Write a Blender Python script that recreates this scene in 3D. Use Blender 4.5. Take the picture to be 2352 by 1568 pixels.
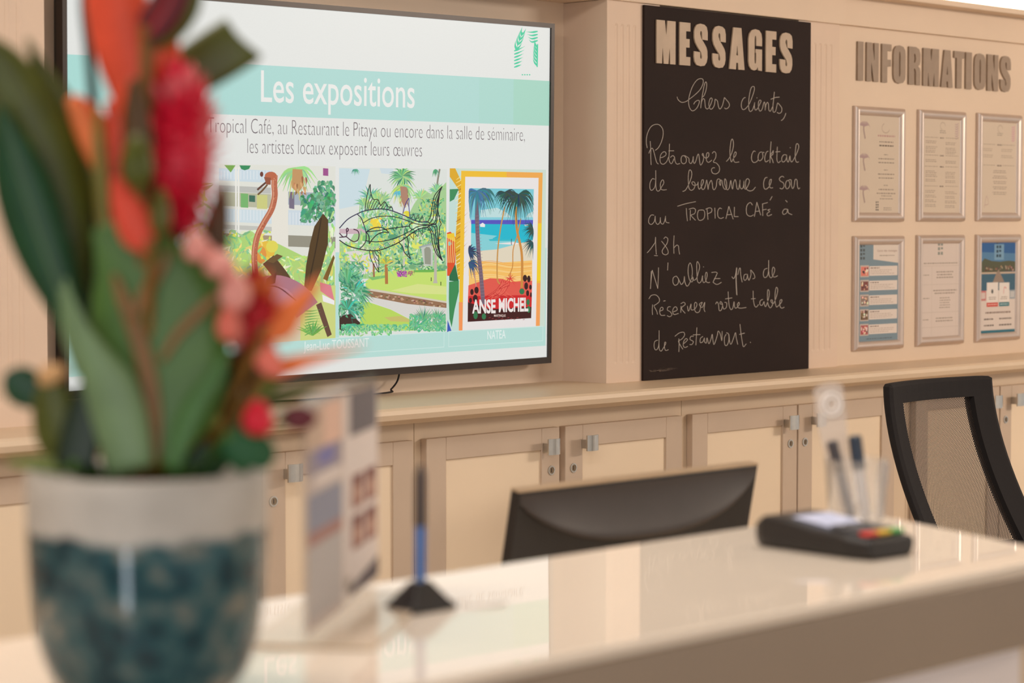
import bpy, bmesh, math, random
from math import sin, cos, pi, radians, tan, atan
from mathutils import Vector, Matrix, Quaternion
random.seed(7)
for o in list(bpy.data.objects): bpy.data.objects.remove(o)
scn = bpy.context.scene
COL = scn.collection

# ------------------------------------------------------------------ camera
FPX = 5200.0; HEAD = radians(45.7); PITCH = atan(262/5200); EYE = 1.393
FW = Vector((sin(HEAD)*cos(PITCH), cos(HEAD)*cos(PITCH), -sin(PITCH)))
RT = Vector((cos(HEAD), -sin(HEAD), 0)); UP = RT.cross(FW)
CAM = Vector((0, 0, EYE))
cd = bpy.data.cameras.new('camera'); cam = bpy.data.objects.new('camera', cd); COL.objects.link(cam)
cam.matrix_world = Matrix((( RT.x, UP.x, -FW.x, 0), (RT.y, UP.y, -FW.y, 0), (RT.z, UP.z, -FW.z, EYE), (0, 0, 0, 1)))
cd.sensor_width = 36; cd.lens = FPX*36/2352; cd.clip_start = 0.05; cd.clip_end = 60
cd.dof.use_dof = True; cd.dof.focus_distance = 5.35; cd.dof.aperture_fstop = 4.4
scn.camera = cam
# ------------------------------------------------------------------ light
w = bpy.data.worlds.new('world'); scn.world = w; w.use_nodes = True
w.node_tree.nodes['Background'].inputs[0].default_value = (1.0, 0.93, 0.86, 1)
w.node_tree.nodes['Background'].inputs[1].default_value = 0.60
def area(name, loc, target, sx, sy, power, color):
    l = bpy.data.lights.new(name, 'AREA'); l.shape = 'RECTANGLE'; l.size = sx; l.size_y = sy
    l.energy = power; l.color = color
    o = bpy.data.objects.new(name, l); COL.objects.link(o); o.location = loc
    o.rotation_euler = (Vector(target)-Vector(loc)).to_track_quat('-Z', 'Y').to_euler()
    return o
area('ceiling_light_over_staff_area', (7.6, -0.5, 2.62), (4.7, 3.8, 1.2), 1.6, 0.6, 140, (1, .86, .72))
area('ceiling_light_over_counter', (2.0, 1.7, 2.66), (2.0, 1.7, 0), 2.6, 0.7, 25, (.98, .98, .96))
area('ceiling_light_left', (0.6, 1.9, 2.66), (2.4, 3.8, 1.0), 1.0, 0.5, 27, (1, .85, .70))
area('daylight_from_entrance', (-1.9, -2.2, 2.2), (1.2, 1.5, 1.1), 1.2, 1.2, 30, (.92, .96, 1))
area('daylight_doorway', (-1.51, -.32, .95), (.99, 1.34, 1.0), .26, 1.7, 15, (.80, .90, 1))
scn.view_settings.view_transform = 'Standard'; scn.view_settings.look = 'None'
scn.view_settings.gamma = 1; scn.view_settings.use_curve_mapping = False
scn.view_settings.exposure = 0.0
scn.cycles.max_bounces = 8; scn.cycles.transparent_max_bounces = 24

# ------------------------------------------------------------------ helpers
def lin(c):
    return tuple(((v/255)/12.92 if v/255 <= .04045 else ((v/255+.055)/1.055)**2.4) for v in c[:3]) + (1,)
def sight(px, py, depth):                     # a surveyed point at a given distance
    return CAM + (FW + RT*((px-1176)/FPX) - UP*((py-784)/FPX))*depth
def meet(px, py, p, n):                       # a surveyed point on a real plane
    d = FW + RT*((px-1176)/FPX) - UP*((py-784)/FPX)
    return CAM + d*((Vector(p)-CAM).dot(n)/d.dot(n))
MATS = {}
def mat(name, rgb, rough=.5, metal=0., var=.06, scale=30, bump=0., spec=.5, trans=0., coat=0., ior=1.45, emit=0.):
    if name in MATS: return MATS[name]
    m = bpy.data.materials.new(name); m.use_nodes = True; nt = m.node_tree; b = nt.nodes['Principled BSDF']
    c = lin(rgb)
    b.inputs['Roughness'].default_value = rough; b.inputs['Metallic'].default_value = metal
    b.inputs['Specular IOR Level'].default_value = spec; b.inputs['Transmission Weight'].default_value = trans
    b.inputs['Coat Weight'].default_value = coat; b.inputs['IOR'].default_value = ior
    tc = nt.nodes.new('ShaderNodeTexCoord'); nz = nt.nodes.new('ShaderNodeTexNoise')
    nz.inputs['Scale'].default_value = scale; nz.inputs['Detail'].default_value = 3
    nt.links.new(tc.outputs['Object'], nz.inputs['Vector'])
    rp = nt.nodes.new('ShaderNodeValToRGB'); rp.color_ramp.elements[0].position = .3; rp.color_ramp.elements[1].position = .7
    rp.color_ramp.elements[0].color = tuple(min(1, v*(1-var)) for v in c[:3])+(1,)
    rp.color_ramp.elements[1].color = tuple(min(1, v*(1+var)) for v in c[:3])+(1,)
    nt.links.new(nz.outputs['Fac'], rp.inputs['Fac']); nt.links.new(rp.outputs['Color'], b.inputs['Base Color'])
    if bump:
        bp = nt.nodes.new('ShaderNodeBump'); bp.inputs['Strength'].default_value = bump; bp.inputs['Distance'].default_value = .002
        n2 = nt.nodes.new('ShaderNodeTexNoise'); n2.inputs['Scale'].default_value = scale*12
        nt.links.new(tc.outputs['Object'], n2.inputs['Vector']); nt.links.new(n2.outputs['Fac'], bp.inputs['Height'])
        nt.links.new(bp.outputs['Normal'], b.inputs['Normal'])
    if emit:
        b.inputs['Emission Color'].default_value = c; b.inputs['Emission Strength'].default_value = emit
    m['rgb'] = rgb
    MATS[name] = m; return m
def vcol_mat(name, emissive):
    m = bpy.data.materials.new(name); m.use_nodes = True; nt = m.node_tree
    at = nt.nodes.new('ShaderNodeAttribute'); at.attribute_name = 'Col'
    nz = nt.nodes.new('ShaderNodeTexNoise'); nz.inputs['Scale'].default_value = 400
    mx = nt.nodes.new('ShaderNodeMix'); mx.data_type = 'RGBA'; mx.blend_type = 'MULTIPLY'; mx.inputs[0].default_value = .06
    nt.links.new(at.outputs['Color'], mx.inputs[6]); nt.links.new(nz.outputs['Fac'], mx.inputs[7])
    b = nt.nodes['Principled BSDF']
    if emissive:
        b.inputs['Base Color'].default_value = (.01, .01, .01, 1); b.inputs['Roughness'].default_value = .3
        b.inputs['Specular IOR Level'].default_value = .1
        nt.links.new(mx.outputs[2], b.inputs['Emission Color']); b.inputs['Emission Strength'].default_value = .98
    else:
        nt.links.new(mx.outputs[2], b.inputs['Base Color']); b.inputs['Roughness'].default_value = .75
    return m
ORG = {}
def link(name, me, m, root=None, smooth=False):
    o = bpy.data.objects.new(name, me); COL.objects.link(o)
    if m: me.materials.append(m)
    if smooth:
        for p in me.polygons: p.use_smooth = True
    if root:
        org = ORG[root.name]; me.transform(Matrix.Translation(-org)); o.parent = root; ORG[o.name] = org
    else:
        ORG[o.name] = Vector((0, 0, 0))
    return o
def thing(name, label, cat, loc, group=None):
    o = bpy.data.objects.new(name, None); COL.objects.link(o); o.location = loc; o.empty_display_size = .05
    ORG[o.name] = Vector(loc); o['label'] = label; o['category'] = cat
    if group: o['group'] = group
    return o
def tag(o, label, cat, group=None):
    o['label'] = label; o['category'] = cat
    if group: o['group'] = group
    return o
def struct(o): o['kind'] = 'structure'; return o
def settle(o):                                # origin of a single-mesh thing goes to its base
    me = o.data; xs = [v.co for v in me.vertices]
    c = Vector((sum(v.x for v in xs)/len(xs), sum(v.y for v in xs)/len(xs), min(v.z for v in xs)))
    me.transform(Matrix.Translation(-c)); o.location = c; ORG[o.name] = c; return o
class MB:
    def __init__(s): s.v = []; s.f = []
    def face(s, pts):
        n = len(s.v); s.v += [tuple(p) for p in pts]; s.f.append(tuple(range(n, n+len(pts))))
    def box(s, a, b, M=None):
        x0, y0, z0 = a; x1, y1, z1 = b; n = len(s.v)
        vs = [(x0,y0,z0),(x1,y0,z0),(x1,y1,z0),(x0,y1,z0),(x0,y0,z1),(x1,y0,z1),(x1,y1,z1),(x0,y1,z1)]
        if M: vs = [tuple(M @ Vector(v)) for v in vs]
        s.v += vs
        s.f += [tuple(n+i for i in q) for q in ((0,3,2,1),(4,5,6,7),(0,1,5,4),(1,2,6,5),(2,3,7,6),(3,0,4,7))]
        return s
    def grid(s, rows, closed=False, cap=False):
        n = len(s.v); m = len(rows[0])
        for r in rows: s.v += [tuple(p) for p in r]
        for i in range(len(rows)-1):
            for j in range(m if closed else m-1):
                k = (j+1) % m
                s.f.append((n+i*m+j, n+i*m+k, n+(i+1)*m+k, n+(i+1)*m+j))
        if cap:
            s.f.append(tuple(n+j for j in range(m))[::-1]); s.f.append(tuple(n+(len(rows)-1)*m+j for j in range(m)))
        return s
    def tube(s, pts, r, seg=10, cap=True):
        pts = [Vector(p) for p in pts]; rows = []
        rs = r if isinstance(r, (list, tuple)) else [r]*len(pts)
        nrm = None
        for i, p in enumerate(pts):
            t = (pts[min(i+1, len(pts)-1)]-pts[max(i-1, 0)]).normalized()
            if nrm is None: nrm = t.orthogonal().normalized()
            nrm = (nrm - t*nrm.dot(t)).normalized(); bn = t.cross(nrm)
            rows.append([p+(nrm*cos(2*pi*k/seg)+bn*sin(2*pi*k/seg))*rs[i] for k in range(seg)])
        return s.grid(rows, True, cap)
    def lathe(s, c, prof, seg=48, cap=True):
        c = Vector(c)
        return s.grid([[c+Vector((r*cos(2*pi*k/seg), r*sin(2*pi*k/seg), z)) for k in range(seg)] for r, z in prof], True, cap)
    def prism(s, poly, z0, z1):
        n = len(poly); k = len(s.v)
        s.v += [(x, y, z0) for x, y in poly]+[(x, y, z1) for x, y in poly]
        s.f.append(tuple(k+i for i in range(n))[::-1]); s.f.append(tuple(k+n+i for i in range(n)))
        for i in range(n): s.f.append((k+i, k+(i+1) % n, k+n+(i+1) % n, k+n+i))
        return s
    def mesh(s, name='m', bevel=0, bseg=2, fix=True):
        me = bpy.data.meshes.new(name); me.from_pydata(s.v, [], s.f); me.update()
        if fix or bevel:
            bm = bmesh.new(); bm.from_mesh(me)
            if fix: bmesh.ops.recalc_face_normals(bm, faces=bm.faces)
            if bevel:
                bmesh.ops.bevel(bm, geom=[e for e in bm.edges if len(e.link_faces) == 2 and e.calc_face_angle(0) > .5],
                                offset=bevel, segments=bseg, affect='EDGES', clamp_overlap=True, profile=.5)
            bm.to_mesh(me); bm.free()
        return me
    def obj(s, name, m, root=None, bevel=0, smooth=False, bseg=2):
        return link(name, s.mesh(name, bevel, bseg), m, root, smooth)
def smooth_pts(p, k=5):
    if len(p) < 3: return [Vector(a) for a in p]
    p = [Vector(a) for a in p]; q = [p[0]*2-p[1]]+p+[p[-1]*2-p[-2]]; out = []
    for i in range(1, len(q)-2):
        a, b, c, d = q[i-1:i+3]
        for j in range(k):
            t = j/k
            out.append(.5*((2*b)+(c-a)*t+(2*a-5*b+4*c-d)*t*t+(3*b-a-3*c+d)*t**3))
    out.append(p[-1]); return out
class Flat:                                   # coloured shapes printed (or glowing) on a real flat surface
    def __init__(s, mapper): s.map = mapper; s.v = []; s.f = []; s.c = []; s.layer = 0; s.sub = 0; s.last = 0
    def off(s):
        if s.layer != s.last: s.last = s.layer; s.sub = 0
        s.sub = s.sub+1 if s.sub < 43 else 12
        return s.layer*2.2e-4 + s.sub*5e-6
    def poly(s, pts, rgb):
        o = s.off(); n = len(s.v); s.v += [tuple(s.map(x, y, o)) for x, y in pts]
        s.f.append(tuple(range(n, n+len(pts)))); s.c.append(lin(rgb))
    def rect(s, x0, y0, x1, y1, rgb): s.poly([(x0, y0), (x1, y0), (x1, y1), (x0, y1)], rgb)
    def stroke(s, pts, wd, rgb, k=5, taper=False):
        p = smooth_pts([Vector((a, b)) for a, b in pts], k)
        if len(p) == 1: return
        o = s.off(); n = len(s.v); L = []
        for i, q in enumerate(p):
            t = (p[min(i+1, len(p)-1)]-p[max(i-1, 0)])
            t = t.normalized() if t.length > 1e-9 else Vector((1, 0))
            ww = wd/2*(1 if not taper else max(.08, 1-abs(i/(len(p)-1)-(0.3 if taper == 1 else 0))/(.7 if taper == 1 else 1)))
            nn = Vector((-t.y, t.x))*ww
            s.v += [tuple(s.map(q.x+nn.x, q.y+nn.y, o)), tuple(s.map(q.x-nn.x, q.y-nn.y, o))]
        for i in range(len(p)-1):
            s.f.append((n+2*i, n+2*i+1, n+2*i+3, n+2*i+2)); s.c.append(lin(rgb))
    def disc(s, x, y, rx, ry, rgb, seg=14):
        s.poly([(x+rx*cos(2*pi*i/seg), y+ry*sin(2*pi*i/seg)) for i in range(seg)], rgb)
    def text(s, body, x0, x1, y, h, rgb, fat=0., y1=None):
        """text from x0 to x1 on baseline y (y1 at its end), capitals h tall"""
        me = text_mesh(body, fat); xs = [v.co.x for v in me.vertices]; a, b = min(xs), max(xs); o = s.off(); n = len(s.v)
        k = (x1-x0)/(b-a)
        for v in me.vertices:
            t = (v.co.x-a)/(b-a); yy = y if y1 is None else y+(y1-y)*t
            s.v.append(tuple(s.map(x0+(v.co.x-a)*k, yy+v.co.y/0.73*(-h if s.down else h), o)))
        for p in me.polygons: s.f.append(tuple(n+i for i in p.vertices)); s.c.append(lin(rgb))
        bpy.data.meshes.remove(me)
    down = True
    def build(s, name, m, root):
        me = bpy.data.meshes.new(name); me.from_pydata(s.v, [], s.f); me.update()
        ca = me.color_attributes.new('Col', 'FLOAT_COLOR', 'CORNER')
        for p, c in zip(me.polygons, s.c):
            for li in p.loop_indices: ca.data[li].color = c
        return link(name, me, m, root)
def curve_mesh(cu):
    o = bpy.data.objects.new('tmp', cu); COL.objects.link(o)
    dg = bpy.context.evaluated_depsgraph_get(); me = bpy.data.meshes.new_from_object(o.evaluated_get(dg))
    bpy.data.objects.remove(o); return me
def text_mesh(body, fat=0.):
    cu = bpy.data.curves.new('t', 'FONT'); cu.body = body; cu.size = 1; cu.offset = fat; cu.resolution_u = 4
    return curve_mesh(cu)

# ------------------------------------------------------------------ materials
M_wall = mat('cream_wall_paint', (226, 204, 182), .6, var=.03, scale=3, bump=.05)
M_pil = mat('pilaster_paint', (224, 200, 180), .6, var=.03, scale=5, bump=.04)
M_ledge = mat('ledge_paint', (222, 200, 174), .42, var=.03, scale=6)
M_panel = mat('cupboard_panel_cream', (240, 219, 192), .5, var=.02, scale=5, bump=.04)
M_stile = mat('cupboard_taupe', (202, 181, 161), .5, var=.03, scale=8)
M_dark = mat('gap_shadow_brown', (70, 55, 45), .8)
M_steel = mat('brushed_nickel', (205, 203, 198), .3, 1., var=.05, scale=60)
M_alu = mat('snap_frame_aluminium', (206, 190, 180), .34, .55, var=.03, scale=20)
M_chalk = mat('blackboard_paint', (40, 28, 25), .75, var=.14, scale=4, bump=.05, spec=.25)
M_stick = mat('chalk_stroke', (172, 163, 155), .9, var=.3, scale=500)
M_let1 = mat('pale_letter_paint', (190, 169, 148), .55)
M_let2 = mat('taupe_letter_paint', (156, 136, 118), .5)
M_letside = mat('letter_side', (120, 100, 84), .6)
M_top = mat('beige_back_painted_glass', (230, 216, 200), .02, var=.01, scale=3, spec=.5, ior=1.34)
M_apron = mat('bronze_grey_lacquer', (158, 142, 126), .2, .25, var=.04, scale=3)
M_edge = mat('polished_counter_edge', (224, 204, 180), .12, 0, coat=.5)
M_body = mat('pale_counter_front', (234, 224, 222), .4, var=.02, scale=4)
M_black = mat('black_plastic', (34, 31, 31), .42, var=.08, scale=30)
M_bezel = mat('dark_bronze_bezel', (52, 42, 38), .35, .2)
M_floor = mat('stone_floor', (196, 178, 156), .3, var=.06, scale=4)
M_ceil = mat('ceiling_paint', (236, 226, 212), .7)
def clear(name, rgb, a, gl=.12):
    m = bpy.data.materials.new(name); m.use_nodes = True; nt = m.node_tree; nt.nodes.clear(); N = nt.nodes.new
    tr_ = N('ShaderNodeBsdfTransparent'); gg = N('ShaderNodeBsdfGlossy'); dd = N('ShaderNodeBsdfDiffuse'); fr_ = N('ShaderNodeLayerWeight'); m1 = N('ShaderNodeMixShader'); m2 = N('ShaderNodeMixShader'); oo = N('ShaderNodeOutputMaterial')
    gg.inputs['Roughness'].default_value = gl; dd.inputs['Color'].default_value = lin(rgb); m1.inputs[0].default_value = a; fr_.inputs['Blend'].default_value = .12
    nt.links.new(tr_.outputs[0], m1.inputs[1]); nt.links.new(dd.outputs[0], m1.inputs[2]); nt.links.new(fr_.outputs['Facing'], m2.inputs[0]); nt.links.new(m1.outputs[0], m2.inputs[1]); nt.links.new(gg.outputs[0], m2.inputs[2]); nt.links.new(m2.outputs[0], oo.inputs[0]); return m
M_acryl = clear('clear_acrylic', (230, 226, 224), .07, .05)
M_scr = vcol_mat('lit_screen_pixels', True); M_print = vcol_mat('printed_paper', False)

# ------------------------------------------------------------------ setting
fl = MB().box((-4, -3, -.1), (10, 4.4, 0)).obj('floor', M_floor); struct(fl)
ce = MB().box((-4, -3, 2.7), (10, 4.4, 2.8)).obj('ceiling', M_ceil); struct(ce)
# back wall: a recess between pilasters for the television, boarded bays beside it
wb = MB(); wb.box((-4, 3.98, 0), (4.33, 4.12, 2.7)); wb.box((4.30, 3.845, .97), (10, 4.12, 2.7)); wb.box((-4, 3.86, 0.97), (2.56, 4.0, 2.7))
wb.box((2.5, 3.84, 1.966), (4.4, 4.0, 2.7))
struct(wb.obj('wall_back', M_wall))
def pilaster(name, x0, x1, flutes, yb=3.845):
    yf = 3.83; z0, z1, zg0, zg1 = .997, 1.965, 1.045, 1.908
    def row(z, g):
        r = [(x0, yb, z), (x0, yf, z)]
        for f in flutes:
            for a, d in ((-.0065, 0), (-.0035, .8), (0, 1), (.0035, .8), (.0065, 0)): r.append((f+a, yf+d*g*.0022, z))
        return r+[(x1, yf, z), (x1, yb, z)]
    b = MB().grid([row(z0, 0), row(zg0, 0), row(zg0+.006, 1), row(zg1-.006, 1), row(zg1, 0), row(z1, 0)])
    return struct(b.obj(name, M_pil))
pilaster('trim_1', 4.267, 4.47, [4.302, 4.325, 4.348, 4.371], 3.98)
pilaster('trim_2', 5.06, 5.25, [5.135, 5.16, 5.185, 5.21])
pilaster('trim_3', 2.40, 2.592, [2.425, 2.452, 2.479, 2.506, 2.533], 3.86)
# cornice
cn = MB(); cn.box((-1, 3.822, 1.965), (5.27, 3.86, 2.056)); cn.box((5.27, 3.832, 1.967), (9, 3.86, 2.056))
struct(cn.obj('trim_4', M_wall, bevel=.0015, bseg=1))
cm = MB().box((-1, 3.775, 2.046), (9, 3.86, 2.064)); struct(cm.obj('trim_5', M_wall, bevel=.003))
# moulded ledge over the cupboards
prof = [(3.99, .955), (3.70, .955), (3.662, .958), (3.652, .964), (3.636, .967), (3.622, .972), (3.617, .984), (3.620, .993), (3.628, .998), (3.99, .998)]
lg = MB().grid([[(x, y, z) for y, z in prof] for x in (-1, 9)], True, True); struct(lg.obj('trim_6', M_ledge))
M_glow = mat('glowing_light_panel', (255, 248, 236), .5, var=0, emit=9.)
lp = thing('light_panel', 'glowing white light panel above the cornice at top right', 'light', (5.9, 3.79, 2.0655))
MB().box((5.45, 3.777, 2.0655), (6.145, 3.8, 2.20)).obj('diffuser', M_glow, lp)
fr = MB(); fr.box((5.43, 3.776, 2.0645), (5.4495, 3.84, 2.22)); fr.box((6.1455, 3.776, 2.0645), (6.165, 3.84, 2.22)); fr.box((5.4495, 3.776, 2.2005), (6.1455, 3.84, 2.22)); fr.box((5.4495, 3.801, 2.0645), (6.1455, 3.84, 2.2))
fr.obj('housing', M_wall, lp)

# ------------------------------------------------------------------ cupboards
def make_door(root, x0, x1, side):
    z0, z1, yf, yb = .13, .915, 3.70, 3.7195; s = .062
    b = MB(); b.box((x0, yf, z0), (x0+s, yb, z1)); b.box((x1-s, yf, z0), (x1, yb, z1))
    b.box((x0+s, yf, z1-.052), (x1-s, yb, z1)); b.box((x0+s, yf, z0), (x1-s, yb, z0+.06))
    d = b.obj('door', M_stile, root, bevel=.0018)
    MB().box((x0+s-.002, yf+.006, z0+.058), (x1-s+.002, yb-.002, z1-.05)).obj('panel', M_panel, d)
    hx = x1-.052 if side > 0 else x0+.052+.012; hz = .873
    h = MB()
    n = 8                                     # slightly bowed square plate
    rows = []
    for i in range(n+1):
        t = i/n*2-1; y = 3.668-.005*(1-t*t)
        rows.append([(hx+t*.020, y, hz-.019), (hx+t*.020, y, hz+.019), (hx+t*.020, y+.004, hz+.019), (hx+t*.020, y+.004, hz-.019)])
    h.grid(rows, True, True); h.obj('handle', M_steel, d)
    MB().box((hx-.0075, 3.671, hz-.0145), (hx+.0045, 3.6995, hz+.0065)).obj('handle_post', M_steel, d)
    lx = x1-.030 if side > 0 else x0+.028; lz = .813
    lb = MB()
    def ring(r0, r1, y0, y1): 
        seg = 24; rr = []
        for r, y in ((r1, y1), (r1, y0), (r0, y0), (r0, y1)): rr.append([(lx+r*cos(2*pi*k/seg), y, lz+r*sin(2*pi*k/seg)) for k in range(seg)])
        lb.grid(rr, True)
    ring(.008, .0115, 3.6975, 3.70)
    lk = lb.obj('lock_ring', M_steel, d, smooth=False)
    MB().tube([(lx, 3.6985, lz), (lx, 3.7005, lz)], .0078, 20).obj('lock_barrel', mat('lock_brass', (150, 132, 110), .35, .7), d)
    MB().box((lx-.0012, 3.698, lz-.005), (lx+.0012, 3.6988, lz+.005)).obj('keyhole', M_dark, d)
CUP = [(1.641, 'cupboard partly seen beyond the left edge of the plant pot'),
       (2.578, 'cupboard behind the vase and leaflet stand'),
       (3.515, 'cream and taupe double cupboard behind the left half of the monitor, two bright nickel pulls'),
       (4.452, 'cream and taupe double cupboard behind the right end of the monitor and the pens'),
       (5.454, 'cream and taupe double cupboard behind the mesh chair, only its upper corners seen')]
for i, (s, lab) in enumerate(CUP):
    if i < 2: lab = 'cream and taupe double '+lab
    c = thing('cupboard', lab, 'cupboard', (s+.45, 3.85, 0), 'double cupboards under the ledge')
    a, b = s-.02, s+.917
    if i == 3: b = 5.434
    MB().box((a+.001, 3.7202, .0), (b-.001, 3.97, .954)).obj('carcass', M_ledge, c)
    make_door(c, s, s+.4405, 1); make_door(c, s+(.4605 if i < 3 else .4465), s+.8965, -1)

# ------------------------------------------------------------------ television
TU = Vector((cos(radians(.46)), 0, sin(radians(.46))))      # hangs half a degree off level
tilt = radians(1.15)
TV0 = Vector((-sin(radians(.46))*cos(tilt), -sin(tilt), cos(radians(.46))*cos(tilt))); TN = TU.cross(TV0); 
if TN.y > 0: TN = -TN
TP = Vector((4.163, 3.923, 1.0505))           # lower right outer corner of the bezel
tv = thing('television', 'large wall television showing a turquoise slide about exhibitions', 'television', (3.44, 3.95, 1.045))
TW, TH = 1.468, .852; BZ = .0115
def tvp(u, v, o=0.): return TP+TU*u+TV0*v+TN*o       # u negative to the left
b = MB()
for u0, u1, v0, v1 in ((-TW, 0, 0, BZ+.004), (-TW, 0, TH-BZ, TH), (-TW, -TW+BZ, BZ+.004, TH-BZ), (-BZ, 0, BZ+.004, TH-BZ)):
    n = len(b.v); b.v += [tuple(tvp(u, v, o)) for o in (-.022, 0) for u, v in ((u0, v0), (u1, v0), (u1, v1), (u0, v1))]
    b.f += [tuple(n+i for i in q) for q in ((0,3,2,1),(4,5,6,7),(0,1,5,4),(1,2,6,5),(2,3,7,6),(3,0,4,7))]
b.obj('bezel', M_bezel, tv)
b = MB(); n = 0
b.v += [tuple(tvp(u, v, o)) for o in (-.045, -.0222) for u, v in ((-TW+.01, .01), (-.01, .01), (-.01, TH-.01), (-TW+.01, TH-.01))]
b.f += [(0,3,2,1),(4,5,6,7),(0,1,5,4),(1,2,6,5),(2,3,7,6),(3,0,4,7)]
b.obj('back_shell', M_black, tv)
SO = -.006                                     # the lit panel sits a little behind the bezel
def tvmap(px, py, o): return meet(px, py, tvp(0, 0, SO+o), TN)
def tvuv(px, py):
    q = meet(px, py, tvp(0, 0, SO), TN)-tvp(0, 0, SO); return q.dot(TU), q.dot(TV0)
def uvmap(u, v, o): return tvp(u, v, SO+o)
F = Flat(uvmap); F.down = False
F.rect(-TW+BZ, BZ+.004, -BZ, TH-BZ, (229, 230, 226)); F.build('screen', M_scr, tv)
U = lambda px, py: tvuv(px, py)
F = Flat(uvmap); F.down = False; F.layer = 1
vb1 = U(1269, 186.5)[1]; vb0 = U(1267, 289)[1]
xs = [-TW+BZ, -1.1, -.8, -.5, -.26, -.14, -BZ]; cs = [(172, 220, 213), (174, 218, 212), (176, 218, 212), (177, 218, 211), (174, 217, 207), (169, 215, 197), (165, 213, 190)]
for i in range(6): F.rect(xs[i], vb0, xs[i+1], vb1, cs[i])
vm1 = U(1255, 569)[1]; vm0 = U(1261, 793)[1]
F.rect(-TW+BZ, vm0, -BZ-.005, vm1, (184, 222, 214))
F.build('colour_band', M_scr, tv)
F = Flat(uvmap); F.down = False; F.layer = 3
u0, v0 = U(599, 233); u1, v1 = U(952, 248)
F.text('Les expositions', u0, u1, v0, .073, (236, 236, 232), .006); F.build('title_text', M_scr, tv); F = Flat(uvmap); F.down = False; F.layer = 3
u0, v0 = U(477, 304); u1, v1 = U(1205, 323)
F.text('Tropical Café, au Restaurant le Pitaya ou encore dans la salle de séminaire,', u0, u1, v0, .036, (112, 100, 106), -.02)
u0, v0 = U(568, 352); u1, v1 = U(969, 361)
F.text('les artistes locaux exposent leurs œuvres', u0, u1, v0, .036, (112, 100, 106), -.02)
F.build('body_text', M_scr, tv); F = Flat(uvmap); F.down = False; F.layer = 3
u0, v0 = U(697, 805); u1, v1 = U(847, 797)
F.text('Jean-Luc TOUSSANT', u0, u1, v0, .022, (228, 240, 236), .004)
u0, v0 = U(1119, 779); u1, v1 = U(1161, 777)
F.text('NATEA', u0, u1, v0, .022, (228, 240, 236), .008)
def outline(a, b_, c, d, t, rgb):
    F.rect(a, b_, c, b_+t, rgb); F.rect(a, d-t, c, d, rgb); F.rect(a, b_, a+t, d, rgb); F.rect(c-t, b_, c, d, rgb)
ua, va = U(1028, 803); ub, vb = U(1247, 766)
outline(ua+.002, U(1247, 783)[1], ub, U(1247, 748)[1], .0018, (206, 232, 226))
outline(U(505, 810)[0], U(1247, 783)[1], U(1020, 790)[0], U(1247, 748)[1], .0018, (206, 232, 226))
F.build('caption_text', M_scr, tv)
# leaf emblem, two columns of palm leaflets shaping an H
F = Flat(tvmap); F.layer = 3; G = (66, 205, 160)
def leaflets(F, base, tip, n, ln, wd, rgb, sides=(-1, 1), spread=1.0):
    bx, by = base; tx, ty = tip; F.stroke([base, tip], wd*.35, rgb, 2)
    dx, dy = tx-bx, ty-by; L = math.hypot(dx, dy); ang = math.atan2(dy, dx)
    for i in range(n):
        t = (i+.3)/n
        for sd in sides:
            a = ang+sd*spread*(1-.35*t); l = ln*(1-.3*abs(t-.4))
            x, y = bx+dx*t, by+dy*t
            F.stroke([(x, y), (x+cos(a)*l*.5, y+sin(a)*l*.5), (x+cos(a-sd*.15)*l, y+sin(a-sd*.15)*l)], wd, rgb, 3, 1)
leaflets(F, (1184, 117), (1200, 74), 4, 22, 4.5, G, (-1, 1), .55)
for q in range(6):
    yy = 112+q*7.5; F.stroke([(1181, yy+5), (1192, yy+1), (1206-q*1.6, yy-6+q)], 4.2, G, 4, 1)
for q in range(4): F.stroke([(1235, 72+q*7), (1222, 74+q*7.5), (1209+q*2, 73+q*6)], 4.5, G, 4, 1)
leaflets(F, (1233, 153), (1233, 103), 6, 22, 4.2, G, (-1,), .62)
F.stroke([(1234, 154), (1235, 101)], 2.2, G)
for q in range(4): F.stroke([(1200+q*5.5, 172.5), (1200+q*5.5, 170.5)], 2.5, G)
for q in range(4): F.stroke([(1198.5+q*5.5, 171.5), (1201.5+q*5.5, 171.7)], 2.5, G)
F.build('leaf_emblem', M_scr, tv)
def rc(a, b_): return random.uniform(a, b_)
def jit(c, d=14): return tuple(max(0, min(255, v+random.uniform(-d, d))) for v in c)
def foliage(F, box, n, ln, wd, cols, ang=(0, 2*pi)):
    x0, y0, x1, y1 = box
    for i in range(n):
        x, y = rc(x0, x1), rc(y0, y1); a = rc(*ang); l = ln*rc(.6, 1.3)
        ex = min(x1, max(x0, x+cos(a)*l)); ey = min(y1, max(y0, y+sin(a)*l))
        F.stroke([(x, y), ((x+ex)/2+rc(-1, 1), (y+ey)/2+rc(-1, 1)), (ex, ey)], wd*rc(.7, 1.3), jit(random.choice(cols)), 2, 1)
def palm(F, x, y, r, n, wd, cols, a0=0, a1=2*pi, droop=.35, clip=None):
    for i in range(n):
        a = a0+(a1-a0)*(i+rc(-.3, .3))/n; l = r*rc(.75, 1.1)
        p = [(x, y), (x+cos(a)*l*.55, y+sin(a)*l*.55), (x+cos(a)*l, y+sin(a)*l+droop*l)]
        if clip: p = [(min(clip[2], max(clip[0], q[0])), min(clip[3], max(clip[1], q[1]))) for q in p]
        F.stroke(p, wd, jit(random.choice(cols)), 3, 1)
LG = [(172, 214, 136), (150, 206, 140), (192, 222, 128), (134, 196, 140)]
DG = [(76, 150, 112), (92, 166, 124), (120, 182, 142), (62, 130, 98)]
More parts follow.
